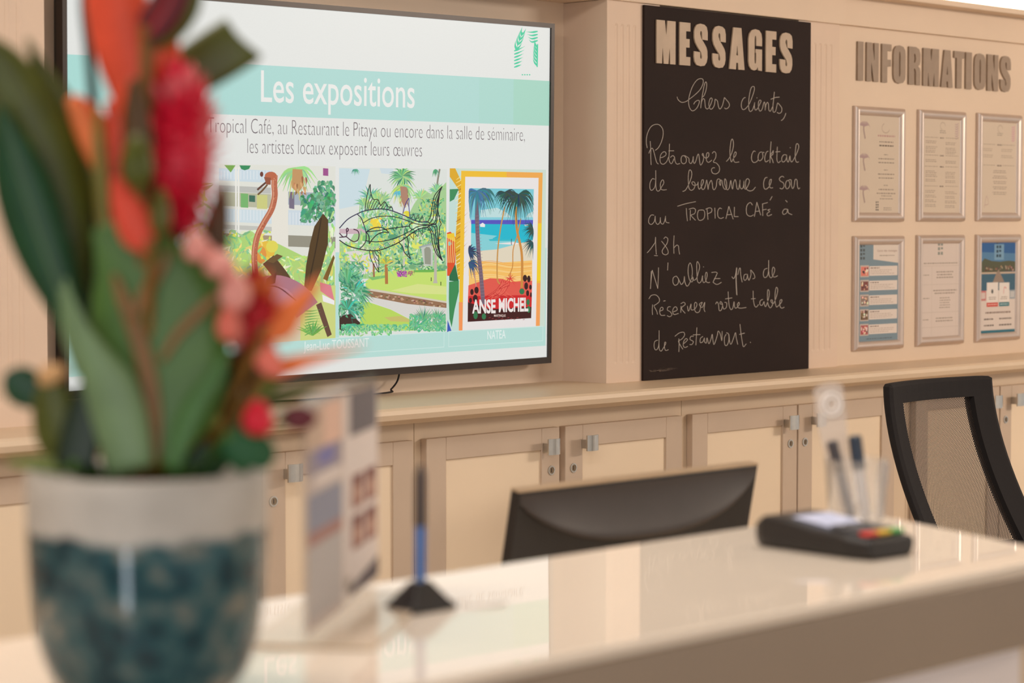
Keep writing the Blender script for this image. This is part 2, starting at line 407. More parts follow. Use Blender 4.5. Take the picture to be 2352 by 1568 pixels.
# --- left photograph: bronze bird sculpture before a white building
F = Flat(tvmap); F.layer = 2
X0, X1 = 503, 770.5
def yt(x): return 378+(x-576)*.0205
def yb(x): return 776-(x-771)*.075
def quadp(x0, x1, yA, yB, rgb): F.poly([(x0, yA(x0)), (x1, yA(x1)), (x1, yB(x1)), (x0, yB(x0))], rgb)
quadp(X0, X1, yt, yb, (226, 226, 216))
for k, (y0, h, c) in enumerate([(386, 28, (205, 220, 228)), (425, 14, (190, 190, 184)), (440, 32, (186, 186, 160)), (478, 30, (208, 222, 228)), (515, 10, (196, 196, 188)), (535, 22, (168, 150, 120))]):
    F.poly([(X0, y0), (625, y0+6), (625, y0+6+h), (X0, y0+h)], c)
for k, (y0, h, c) in enumerate([(440, 30, (170, 180, 190)), (482, 34, (206, 218, 226)), (540, 26, (150, 146, 130))]): F.poly([(662, y0), (X1, y0+4), (X1, y0+4+h), (662, y0+h)], c)
F.poly([(553, 444), (570, 445), (570, 477), (553, 476)], (120, 180, 110)); F.poly([(572, 448), (586, 449), (586, 464), (572, 463)], (60, 110, 90))
F.poly([(590, 447), (614, 448), (614, 480), (590, 479)], (205, 205, 130)); F.poly([(742, 386), (754, 387), (754, 404), (742, 403)], (160, 80, 140))
F.poly([(664, 440), (676, 441), (676, 480), (664, 478)], (120, 110, 130))
F.poly([(622, 410), (662, 412), (662, 580), (625, 575)], (232, 228, 216))
for x in (540, 546): F.poly([(x, 384), (x+4, 384), (x+4, 560), (x, 560)], (236, 234, 226))
for i in range(16): F.stroke([(508+i*7.5, 392), (508+i*7.5, 412)], 1.2, (232, 236, 238), 1)
for i in range(16): F.stroke([(508+i*7.5, 482), (508+i*7.5, 506)], 1.2, (232, 236, 238), 1)
for i in range(14): F.stroke([(666+i*7.2, 488), (666+i*7.2, 516)], 1.2, (232, 236, 238), 1)
F.layer = 4
F.poly([(504, 560), (530, 536), (552, 545), (575, 528), (600, 548), (640, 560), (700, 590), (730, 580), (769, 600), (769, 690), (504, 690)], (176, 212, 120))
foliage(F, (505, 530, 620, 660), 200, 20, 6, LG+[(225, 225, 90), (240, 220, 120), (230, 240, 190)], (3.4, 6.0))
foliage(F, (620, 590, 768, 690), 220, 20, 6, LG+[(215, 225, 110), (235, 240, 190)], (3.4, 6.0))
F.disc(612, 575, 20, 22, (232, 190, 70)); F.disc(600, 585, 12, 20, (226, 150, 70)); F.disc(625, 566, 14, 14, (226, 214, 90))
quadp(600, 690, lambda x: 655, yb, (214, 200, 170)); F.poly([(690, 660), (X1, 655), (X1, 776), (690, 782)], (206, 214, 130))
palm(F, 680, 386, 46, 16, 8, LG+[(225, 215, 80), (90, 160, 110)], .1, pi-.1, .5, (X0, 384, X1, 600))
F.poly([(672, 388), (694, 388), (698, 425), (684, 444), (670, 430)], (196, 150, 100)); foliage(F, (668, 395, 704, 448), 22, 18, 4, [(190, 130, 90), (214, 170, 120), (150, 110, 80)], (1.2, 1.9))
foliage(F, (690, 440, 768, 510), 130, 16, 9, DG+[(60, 170, 110)], (.6, 2.6)); foliage(F, (720, 412, 768, 470), 60, 16, 9, DG, (.6, 2.6)); foliage(F, (740, 480, 768, 660), 70, 22, 6, LG+[(230, 236, 214)], (1.2, 2.0))
F.poly([(550, 379.5), (576, 380), (572, 388), (562, 391), (554, 388)], (50, 140, 90)); F.poly([(515, 379), (541, 379.5), (530, 396)], (120, 170, 80))
F.layer = 6
F.stroke([(616, 596), (650, 640), (678, 690), (690, 705)], 32, (92, 66, 44), 5); F.poly([(612, 600), (636, 583), (650, 588), (628, 604)], (110, 84, 50))
F.poly([(712, 560), (722, 520), (742, 490), (754, 505), (753, 560), (738, 620), (716, 668), (698, 665), (703, 610)], (84, 62, 34)); F.stroke([(738, 500), (726, 570), (708, 655)], 3, (58, 42, 24))
F.poly([(726, 700), (738, 694), (762, 768), (752, 774)], (104, 74, 60)); F.poly([(766, 585), (769, 592), (752, 645), (742, 640)], (120, 90, 40))
F.stroke([(566, 690), (600, 668), (640, 662), (680, 680), (706, 712)], 60, (176, 120, 132), 5); F.disc(632, 690, 44, 34, (190, 132, 144)); F.stroke([(605, 656), (640, 660), (680, 690)], 3, (110, 60, 70))
F.poly([(735, 648), (760, 655), (768, 690), (752, 680), (736, 668)], (222, 130, 140)); F.poly([(740, 676), (768, 690), (768, 700), (742, 692)], (240, 236, 236))
F.poly([(612, 640), (636, 624), (632, 650), (610, 656)], (90, 50, 44))
palm(F, 718, 770, 40, 10, 5, [(100, 160, 80), (140, 190, 100)], 3.6, 5.8, .1)
for q in range(9): F.stroke([(700, 770-q*7), (718, 762-q*6), (736, 766-q*7)], 3, (110, 170, 90), 3, 1)
bn = [(631, 402), (630, 425), (631, 450), (624, 480), (606, 512), (592, 540), (585, 575), (585, 610), (590, 655)]
F.stroke(bn, 13.5, (186, 106, 78), 6); F.stroke([(a-3, b_) for a, b_ in bn], 3, (214, 150, 118), 6); F.disc(622, 404, 14, 10, (188, 104, 72)); F.disc(601, 400, 4, 6, (110, 60, 50))
F.stroke([(612, 418), (600, 428), (591, 436)], 4.5, (96, 60, 50)); F.stroke([(614, 424), (602, 438), (592, 447)], 4, (110, 80, 50)); F.poly([(606, 406), (622, 408), (622, 424), (612, 424)], (150, 84, 60))
for i in range(120):
    k = rc(0, len(bn)-1.01); j = int(k); t = k-j; x = bn[j][0]*(1-t)+bn[j+1][0]*t+rc(-5, 5); y = bn[j][1]*(1-t)+bn[j+1][1]*t
    F.disc(x, y, 1.1, 1, random.choice([(232, 176, 140), (130, 70, 54), (226, 140, 100)]), 5)
F.build('bird_sculpture_photo', M_scr, tv)
# --- small photograph at the far left, mostly behind the flowers
F = Flat(tvmap); F.layer = 2
F.poly([(205, 380), (493, 377), (493, 798), (205, 806)], (224, 226, 222)); F.poly([(206, 560), (300, 560), (300, 737), (206, 733)], (70, 130, 200)); F.poly([(206, 650), (240, 640), (240, 737), (206, 733)], (40, 90, 190))
F.stroke([(212, 806), (224, 796), (240, 792)], 5, (140, 110, 50)); F.disc(232, 520, 13, 17, (196, 150, 60)); foliage(F, (220, 503, 244, 537), 30, 7, 3, [(200, 190, 60), (190, 110, 90), (120, 140, 60)])
foliage(F, (300, 400, 490, 780), 200, 30, 8, LG+[(200, 220, 210)])
F.build('side_photo', M_scr, tv)
# --- middle photograph: wire fish in a tropical garden
F = Flat(tvmap); F.layer = 2
def c5(x, y): return (740+x/6.817, 370+y/6.817)
def c6(x, y): return (760+x/6.533, 560+y/6.533)
X0, X1 = 779, 1026.5
def yt(x): return 384+(x-779)*.018
def yb(x): return 775-(x-778)*.053
CL = (780, 389, 1025, 760)
quadp(X0, X1, yt, yb, (222, 226, 220)); F.poly([(779, 386), (850, 388), (830, 470), (779, 480)], (204, 222, 228)); F.poly([(872, 386), (905, 387), (900, 400), (876, 398)], (206, 220, 226))
F.poly([(800, 560), (822, 520), (826, 470), (838, 452), (848, 470), (866, 440), (880, 452), (896, 470), (912, 492), (935, 500), (950, 470), (962, 452), (975, 436), (990, 446), (1004, 420), (1014, 430), (1025, 418), (1025, 640), (780, 640), (780, 556)], (166, 206, 146))
for q in range(46): F.disc(rc(835, 1018), rc(500, 625), rc(4, 13), rc(4, 11), jit(random.choice([(120, 180, 120), (196, 222, 130), (90, 156, 112), (214, 230, 190), (226, 220, 110), (150, 206, 150)]), 10), 9)
for q in ((838, 470), (880, 462), (968, 455), (1004, 440)): palm(F, *q, 26, 12, 5, LG+[(120, 190, 150)], 3.3, 6.1, .15, CL)
foliage(F, (828, 462, 895, 560), 200, 14, 4, LG+[(120, 190, 160), (90, 170, 140)], (3.6, 5.8)); foliage(F, (870, 490, 1022, 640), 800, 13, 4.5, LG+DG+[(225, 225, 90), (214, 232, 190)], (3.2, 6.2)); foliage(F, (962, 456, 1020, 560), 260, 12, 4.5, LG+DG+[(225, 200, 80)], (3.2, 6.2))
foliage(F, (780, 555, 905, 640), 300, 12, 5, LG+[(225, 225, 90), (220, 230, 210)], (3.2, 6.2))
foliage(F, (825, 470, 905, 520), 120, 10, 3, [(222, 232, 228), (190, 220, 190)], (1, 2))
F.poly([c5(270, 1060), c5(680, 1055), c5(700, 1130), c5(420, 1140), c5(270, 1130)], (206, 178, 186))
F.poly([c6(210, 120), c6(400, 100), c6(700, 180), c6(720, 400), c6(480, 460), c6(300, 330)], (222, 216, 212))
palm(F, 852, 455, 34, 9, 6, [(110, 190, 160), (150, 205, 150)], 3.5, 6.0, .1); palm(F, 872, 470, 36, 9, 7, LG, 3.9, 5.6, .1); F.disc(863, 515, 13, 13, (240, 214, 70)); F.disc(934, 491, 8, 7, (226, 214, 60)); foliage(F, (850, 500, 878, 530), 30, 10, 5, [(244, 200, 60), (250, 220, 90)], (4, 5.4))
F.stroke([(926, 440), (927, 520), (928, 620)], 4, (206, 200, 186))
palm(F, 925, 405, 34, 34, 5, DG+LG+[(110, 180, 120)], 0, 2*pi, .25, (880, 388, 985, 470)); palm(F, 925, 425, 36, 24, 5, LG+[(215, 215, 90)], .2, pi-.2, .4, CL); palm(F, 913, 440, 14, 8, 4, [(80, 200, 200), (110, 190, 200)], 0, pi, .4)
F.poly([(919, 428), (934, 428), (938, 460), (930, 478), (922, 462)], (176, 132, 110)); foliage(F, (917, 430, 938, 476), 24, 16, 3, [(190, 140, 120), (150, 110, 90), (210, 190, 120)], (1.3, 1.9))
palm(F, 815, 386, 14, 7, 3, [(90, 160, 140)], .5, 2.6, .3, CL); palm(F, 1000, 388, 14, 6, 4, DG, .9, 2.3, .5, CL)
F.stroke([(1010, 388), (1006, 410), (1002, 440)], 4, (140, 136, 120))
F.layer = 4
lawn = [c6(520, 560), c6(700, 430), c6(1000, 395), c6(1735, 400), c6(1735, 860), c6(1200, 780), c6(520, 665)]
F.poly(lawn, (198, 224, 112)); F.poly([c6(560, 500), c6(820, 470), c6(830, 505), c6(620, 545)], (130, 190, 110)); F.poly([c6(900, 700), c6(1300, 600), c6(1730, 640), c6(1735, 760), c6(1200, 740)], (216, 226, 140)); F.poly([c6(1240, 395), c6(1500, 385), c6(1735, 400), c6(1500, 425), c6(1250, 425)], (110, 180, 80))
F.poly([c6(510, 670), c6(700, 690), c6(1735, 870), c6(1735, 960), c6(1150, 900), c6(510, 780)], (150, 112, 84)); F.poly([c6(510, 665), c6(700, 685), c6(1735, 860), c6(1735, 888), c6(1150, 790), c6(700, 720), c6(510, 690)], (214, 204, 184))
F.poly([c6(520, 780), c6(1150, 900), c6(1735, 960), c6(1735, 1200), c6(1290, 1180), c6(900, 980), c6(560, 860)], (218, 214, 208))
F.poly([c6(430, 880), c6(560, 870), c6(900, 985), c6(1280, 1180), c6(1300, 1300), c6(440, 1300)], (186, 216, 96)); F.poly([c6(800, 1100), c6(1060, 1080), c6(1260, 1175), c6(900, 1160)], (200, 190, 110))
for i in range(60):
    x = rc(515, 1715); t = (x-510)/1225; y = 715+t*185+rc(0, 55+t*5-40*(t < .1)); F.disc(*c6(x, y), 3, 1.5, jit(random.choice([(190, 150, 116), (120, 88, 66), (206, 180, 150)])), 6)
F.layer = 5
foliage(F, (780, 745, 1024, 761), 260, 12, 4, [(90, 180, 130), (130, 200, 150), (160, 215, 150)], (3.6, 5.8)); foliage(F, (780, 752, 900, 772), 120, 10, 4, [(110, 190, 130), (160, 215, 150)], (3.6, 5.8))
foliage(F, (940, 722, 1024, 762), 260, 12, 4, [(90, 180, 130), (120, 190, 140)], (3.6, 5.8))
palm(F, *c6(1390, 1140), 34, 14, 3, [(60, 140, 100), (110, 180, 130)], 3.6, 5.9, 0, CL); palm(F, *c6(1600, 1120), 24, 10, 3, [(60, 140, 100), (110, 180, 130)], 3.8, 5.7, 0, CL)
F.poly([c6(125, 1080), c6(300, 1050), c6(440, 1180), c6(430, 1290), c6(130, 1310)], (64, 46, 40))
palm(F, 800, 650, 44, 30, 5, DG+[(110, 190, 140)], 3.4, 6.0, .1, (780, 560, 870, 780)); palm(F, 815, 672, 44, 36, 5, DG+[(70, 190, 190), (110, 190, 140)], 3.6, 7.2, .25, (780, 560, 860, 780)); palm(F, 800, 710, 40, 30, 5, DG+[(70, 190, 160)], 3.0, 7.6, .4, (780, 560, 860, 768)); foliage(F, (781, 600, 835, 730), 260, 14, 4, DG+[(120, 190, 150), (140, 200, 160)], (3.6, 7.5))
palm(F, 805, 745, 26, 12, 5, [(70, 190, 150), (90, 160, 120)], 0, pi, .4, (780, 560, 860, 768))
palm(F, 888, 612, 34, 14, 3, LG+[(190, 220, 150)], 0, 2*pi, .1)
for a in ((887, 607, 652, 7, (180, 120, 66)), (858, 605, 636, 4, (160, 110, 80))): F.stroke([(a[0], a[1]), (a[0]+1, a[2])], a[3], a[4])
palm(F, 888, 605, 22, 12, 4, [(190, 200, 80), (225, 205, 70), (130, 180, 100)], 3.3, 6.1, .2)
F.poly([c6(1350, 50), c6(1500, 20), c6(1530, 40), c6(1530, 330), c6(1400, 330)], (196, 200, 190)); F.poly([c6(1400, 80), c6(1430, 45), c6(1480, 50), c6(1500, 90), c6(1500, 310), c6(1410, 300)], (150, 152, 136)); F.stroke([c6(1320, 50), c6(1520, 0)], 4, (160, 170, 170))
palm(F, *c6(1370, 320), 12, 22, 2, [(200, 215, 190), (90, 140, 100)], 0, 2*pi, 0)
F.poly([c6(1555, 60), c6(1590, 60), c6(1590, 540), c6(1605, 590), c6(1530, 590), c6(1545, 540)], (190, 184, 168))
foliage(F, (*c6(995, 400), *c6(1140, 490)), 90, 5, 2.4, [(170, 50, 170), (200, 90, 190), (120, 40, 130)]); foliage(F, (*c6(1150, 410), *c6(1250, 470)), 40, 5, 2, [(180, 110, 120), (150, 150, 100)])
for p in ((1505, 530), (1650, 595)): F.stroke([c6(p[0], p[1]-28), c6(p[0], p[1]+28)], 1.8, (60, 76, 40))
F.layer = 7
K = (36, 34, 44); KB = (64, 62, 140)
def fs(pts, wd=1.7, c=K): F.stroke([c5(*p) for p in pts], wd*1.22, c, 6)
fs([(268, 1050), (400, 910), (560, 820), (680, 775), (880, 748), (1050, 765), (1260, 840), (1420, 915), (1540, 950), (1650, 950), (1690, 985)], 1.9, (48, 46, 80))
fs([(268, 1235), (400, 1320), (580, 1375), (790, 1402), (960, 1375), (1200, 1270), (1400, 1130), (1520, 1060), (1650, 1030), (1690, 995)], 1.9)
fs([(550, 830), (610, 890), (650, 990), (685, 1110), (685, 1240), (640, 1320), (580, 1378)], 1.7, (56, 40, 70))
fs([(645, 965), (760, 900), (900, 865), (1080, 865), (1260, 905), (1420, 965), (1530, 990), (1680, 995)], 1.5)
fs([(675, 1245), (860, 1262), (1060, 1230), (1250, 1160), (1400, 1080), (1510, 1020), (1690, 1000)], 1.6)
fs([(690, 1105), (850, 1090), (1100, 1050), (1370, 1015)]); fs([(1420, 965), (1370, 990), (1370, 1030), (1410, 1080)])
fs([(700, 1100), (780, 1055), (880, 1035), (980, 1060), (1040, 1120), (960, 1110), (860, 1150), (780, 1230), (738, 1290), (735, 1200), (720, 1150), (690, 1110)], 1.8)
fs([(268, 1125), (300, 1160), (330, 1185), (380, 1170), (385, 1120), (378, 1070), (395, 1048), (410, 1075), (395, 1100), (380, 1090)], 1.9, (70, 30, 60)); fs([(268, 1192), (330, 1188), (380, 1185), (430, 1225), (500, 1260), (560, 1230), (578, 1150), (555, 1090), (490, 1065)], 1.9, (70, 40, 60))
fs([(672, 770), (685, 640), (715, 480), (752, 360)], 1.5); fs([(752, 360), (760, 480), (780, 560), (810, 600), (870, 600), (895, 650), (920, 690), (975, 635), (1010, 680), (1040, 720), (1085, 715), (1110, 775)], 1.6)
for a, b_, c in (((700, 770), (720, 650), (760, 520)), ((720, 770), (750, 660), (785, 590)), ((750, 765), (790, 670), (820, 605)), ((790, 755), (830, 670), (870, 610)), ((830, 752), (860, 700), (895, 650)), ((875, 750), (900, 710), (930, 690)), ((920, 752), (950, 700), (985, 640)), ((960, 758), (985, 720), (1010, 690)), ((1010, 765), (1050, 740), (1085, 720))): fs([a, b_, c], 1.2)
fs([(1262, 825), (1290, 720), (1320, 640), (1360, 575)], 1.4, KB); fs([(1360, 575), (1358, 720), (1375, 880)], 1.4, KB)
for x in (1415, 1480, 1545): F.stroke([c5(x-15, 895+(x-1415)*.35), c5(x+20, 830+(x-1415)*.15)], 1.3, K, 1); F.stroke([c5(x+20, 830+(x-1415)*.15), c5(x+50, 930+(x-1415)*.1)], 1.3, K, 1)
for x, y in ((1370, 1150), (1440, 1105), (1510, 1070)): F.stroke([c5(x, y), c5(x+60, y+80)], 1.3, K, 1); F.stroke([c5(x+60, y+80), c5(x+68, y-40)], 1.3, K, 1)
for i, (x, y) in enumerate([(672, 1362), (750, 1366), (823, 1360), (897, 1348), (974, 1328), (1052, 1292), (1130, 1258), (1206, 1222), (1284, 1175), (1362, 1133)]):
    F.disc(*c5(x, y), 1.9, 2.4, (60, 50, 60), 10); F.disc(*c5(x, y), 1.1, 1.6, (236, 240, 230), 10); F.stroke([c5(x, y+14), c5(x+4, y+32)], 1.2, K, 1)
for p in ([(1655, 950), (1700, 850), (1725, 700), (1760, 540), (1880, 395)], [(1680, 975), (1740, 880), (1755, 700), (1790, 560), (1880, 395)], [(1690, 985), (1760, 960), (1785, 850), (1780, 700), (1830, 520), (1880, 395)], [(1700, 990), (1780, 975), (1800, 900), (1805, 760), (1820, 650), (1845, 480), (1880, 395)], [(1845, 940), (1820, 820), (1805, 680), (1820, 560)],
          [(1650, 1035), (1705, 1120), (1730, 1290), (1790, 1450), (1885, 1560)], [(1670, 1020), (1740, 1130), (1765, 1300), (1810, 1440), (1885, 1560)], [(1690, 1005), (1760, 1040), (1775, 1170), (1800, 1320), (1885, 1560)], [(1700, 998), (1785, 1000), (1805, 1120), (1815, 1300), (1840, 1450), (1885, 1560)], [(1840, 1025), (1832, 1120), (1825, 1260), (1845, 1450)], [(1845, 940), (1862, 985), (1840, 1025)]): fs(p, 1.6)
fs([(740, 1405), (760, 1520), (830, 1660), (885, 1740)], 1.4); fs([(780, 1405), (820, 1530), (880, 1700)], 1.2); fs([(820, 1405), (860, 1480), (885, 1500), (885, 1740)], 1.3); fs([(850, 1400), (900, 1440), (920, 1440), (900, 1400)], 1.2); fs([(800, 1405), (830, 1500), (885, 1570)], 1.2)
fs([(1200, 1270), (1260, 1340), (1290, 1430), (1385, 1530)], 1.6); fs([(1330, 1190), (1350, 1280), (1345, 1400), (1385, 1530)], 1.6)
F.build('wire_fish_photo', M_scr, tv)
# --- right photograph: framed beach poster
F = Flat(tvmap); F.layer = 2
def c7(x, y): return (1010+x/3.646, 370+y/3.646)
P = lambda pts, c: F.poly([c7(*p) for p in pts], c)
P([(84, 60), (890, 72), (880, 1385), (60, 1430)], (206, 222, 208)); P([(84, 60), (160, 60), (260, 450), (235, 690), (220, 900), (190, 980), (160, 1420), (70, 1430)], (196, 222, 214))
P([(60, 600), (90, 590), (135, 640), (130, 850), (100, 960), (62, 960)], (222, 80, 40)); P([(60, 610), (120, 600), (135, 680), (60, 640)], (240, 200, 50)); F.disc(*c7(84, 690), 3.5, 5, (110, 200, 210))
for q in range(4): F.stroke([c7(70+q*17, 640), c7(72+q*17, 740), c7(70+q*15, 850)], 1.8, (242, 200, 120), 3)
P([(84, 60), (130, 60), (190, 190), (245, 400), (262, 560), (235, 680), (225, 860), (190, 985), (155, 990), (140, 880), (128, 700), (150, 400), (160, 240), (84, 130)], (222, 170, 40))
for q in range(24):
    y = 90+q*36; F.stroke([c7(140-(q % 3)*4, y+60+rc(-5, 5)), c7(190, y+22), c7(min(255, 175+q*6) if q < 13 else 232, y-20)], 1.9, random.choice([(246, 226, 140), (240, 210, 90), (176, 110, 30), (250, 236, 180)]), 3, 1)
P([(84, 235), (160, 232), (120, 320), (84, 340)], (60, 140, 90)); P([(80, 960), (130, 860), (160, 1010), (80, 1000)], (40, 110, 70)); P([(78, 1010), (160, 1000), (160, 1090), (125, 1240), (100, 1390), (82, 1320), (76, 1150)], (60, 140, 84)); P([(66, 1330), (98, 1420), (62, 1430)], (60, 90, 180))
P([(180, 80), (862, 96), (838, 1378), (805, 1380), (828, 140), (214, 130), (190, 1418), (160, 1418)], (240, 190, 50)); P([(560, 90), (862, 96), (850, 520), (825, 520), (828, 140), (560, 132)], (240, 170, 80)); P([(825, 520), (850, 520), (845, 1000), (815, 1000)], (244, 208, 40)); P([(160, 1180), (192, 1180), (190, 1418), (160, 1418)], (246, 150, 90)); P([(814, 1020), (842, 1020), (838, 1378), (805, 1380)], (244, 160, 90))
P([(214, 130), (828, 140), (806, 1385), (192, 1415)], (234, 228, 226))
P([(248, 226), (788, 234), (782, 470), (250, 470)], (124, 202, 214)); P([(340, 410), (480, 390), (560, 430), (600, 470), (340, 470)], (190, 222, 222)); P([(740, 440), (784, 420), (782, 472), (720, 472)], (190, 222, 222))
F.layer = 3
P([(262, 490), (782, 490), (780, 545), (264, 545)], (84, 84, 190)); P([(250, 470), (782, 470), (782, 492), (260, 492)], (134, 206, 220))
P([(264, 525), (780, 530), (778, 660), (700, 690), (262, 620)], (30, 184, 206)); P([(262, 600), (480, 625), (420, 660), (700, 670), (460, 690), (700, 705), (480, 740), (262, 758)], (134, 208, 214)); P([(410, 655), (500, 640), (530, 640), (500, 655), (700, 650), (690, 668), (420, 668)], (50, 186, 200))
P([(246, 758), (480, 738), (700, 680), (778, 670), (774, 900), (240, 960)], (226, 214, 190)); P([(246, 830), (500, 850), (774, 830), (774, 1000), (244, 1040)], (246, 196, 110)); 
for q in range(12): F.stroke([c7(250+rc(0, 60), 850+q*14), c7(430, 835+q*15+rc(-8, 8)), c7(600, 860+q*14), c7(770, 850+q*13+rc(-8, 8))], 1.2, random.choice([(240, 160, 70), (250, 214, 150), (244, 180, 80)]), 4)
P([(240, 1040), (420, 980), (520, 985), (600, 1010), (774, 1000), (770, 1180), (236, 1180)], (226, 90, 76)); P([(238, 1130), (772, 1120), (768, 1250), (236, 1260)], (206, 36, 40)); P([(236, 1180), (420, 1240), (768, 1220), (766, 1314), (234, 1345)], (66, 22, 24))
for q in range(14): F.stroke([c7(560+rc(-40, 40), 1010+rc(-30, 30)), c7(500+rc(-60, 60), 1060+rc(0, 60)), c7(400+rc(-60, 260), 1120+rc(0, 60))], 1.1, random.choice([(190, 30, 40), (236, 110, 90)]), 3)
P([(335, 530), (360, 515), (380, 530), (378, 552), (340, 550)], (236, 236, 232)); P([(708, 532), (748, 530), (744, 543), (714, 543)], (236, 236, 232)); F.stroke([c7(602, 650), c7(600, 680), c7(602, 700)], 1.4, (80, 60, 80))
F.layer = 4
F.stroke([c7(545, 380), c7(510, 560), c7(485, 760), c7(482, 980), c7(505, 1030)], 3, (200, 146, 74)); F.stroke([c7(640, 380), c7(645, 560), c7(685, 760), c7(690, 950), c7(686, 1060)], 5.5, (206, 140, 64)); F.stroke([c7(680, 480), c7(650, 620), c7(615, 740), c7(610, 880), c7(580, 960)], 2.2, (204, 140, 66))
F.stroke([c7(318, 300), c7(312, 480), c7(325, 760), c7(345, 950), c7(365, 1200)], 9, (116, 96, 112), 6); F.stroke([c7(280, 860), c7(305, 1050)], 2, (190, 140, 130))
for q in range(26): F.stroke([c7(306+q*1.6-8, 460+q*27), c7(318+q*1.9+16, 455+q*27)], .8, (150, 124, 136), 1)
TD = [(36, 70, 76), (30, 90, 90), (50, 80, 70)]
palm(F, *c7(310, 250), 44, 26, 4, [(60, 110, 160), (50, 130, 150), (70, 120, 120)], -.3, pi+.3, .6, (1078.5, 433, 1226, 735)); palm(F, *c7(360, 250), 34, 12, 4, [(50, 110, 110), (60, 130, 120)], -.2, pi*.6, .6, (1078.5, 433, 1226, 735))
palm(F, *c7(545, 260), 30, 20, 3.5, TD, -.3, pi+.3, .5, (1078.5, 433, 1226, 735)); palm(F, *c7(660, 280), 46, 34, 4, TD, -.5, pi+.5, .6, (1078.5, 434, 1226, 735))
palm(F, *c7(790, 570), 30, 14, 3, TD, pi*.55, pi*1.4, .2, (1078.5, 434, 1224.5, 735)); palm(F, *c7(790, 680), 28, 12, 3, TD, pi*.5, pi*1.2, .3, (1078.5, 434, 1224, 735)); palm(F, *c7(243, 760), 26, 14, 4, [(50, 80, 110), (40, 60, 90)], -1.4, 1.4, .3, (1076, 434, 1226, 735)); palm(F, *c7(243, 850), 28, 10, 4, [(50, 80, 120)], -.4, 1.5, .4, (1076, 434, 1226, 735))
palm(F, *c7(590, 985), 18, 12, 1.6, [(214, 50, 50)], 0, 2*pi, .1)
for x, y, a, b_ in ((714, 980, 5, 8), (746, 986, 4, 8), (724, 1045, 4.5, 8.5), (760, 1055, 3, 6), (736, 1105, 3.5, 7), (764, 1118, 2, 6), (270, 1095, 4, 7), (308, 1080, 5, 8), (298, 1150, 5.5, 9), (258, 1165, 3.5, 6), (250, 1215, 4, 7), (310, 1210, 4, 7)): F.disc(*c7(x, y), a, b_, (54, 24, 26))
for x, y, a, b_ in ((688, 1090, 6, 7), (740, 1180, 4, 7), (745, 1240, 4, 8), (300, 1290, 5, 9), (370, 1300, 5, 7)): F.disc(*c7(x, y), a, b_, (50, 120, 76))
F.layer = 6
mapc = F.map
F.text('ANSE', *[c7(272, 0)[0], c7(468, 0)[0]], c7(0, 1270)[1], 31, (240, 230, 226), .035, c7(0, 1268)[1]); F.text('MICHEL', c7(495, 0)[0], c7(742, 0)[0], c7(0, 1260)[1], 31, (240, 230, 226), .035, c7(0, 1252)[1])
F.text('MARTINIQUE', c7(455, 0)[0], c7(552, 0)[0], c7(0, 1302)[1], 5.5, (236, 210, 200), .01)
for q in range(12): F.stroke([c7(410+q*26, 1312+(q % 3)*8), c7(426+q*26, 1308+(q % 3)*8)], 1, (170, 60, 66), 1)
F.build('beach_poster_photo', M_scr, tv)
ct = MB().tube(smooth_pts([meet(918, 855, (0, 3.955, 0), Vector((0, 1, 0))), meet(912, 876, (0, 3.955, 0), Vector((0, 1, 0))), meet(898, 894, (0, 3.94, 0), Vector((0, 1, 0))), meet(886, 902, (0, 3.93, 0), Vector((0, 1, 0)))]+[(3.36, 3.925, 1.0015), (3.30, 3.93, 1.0015), (3.2, 3.95, 1.0015)]), .0022, 8)
tag(settle(ct.obj('power_cable', M_black)), 'thin black cable hanging from the television down to the ledge', 'cable')

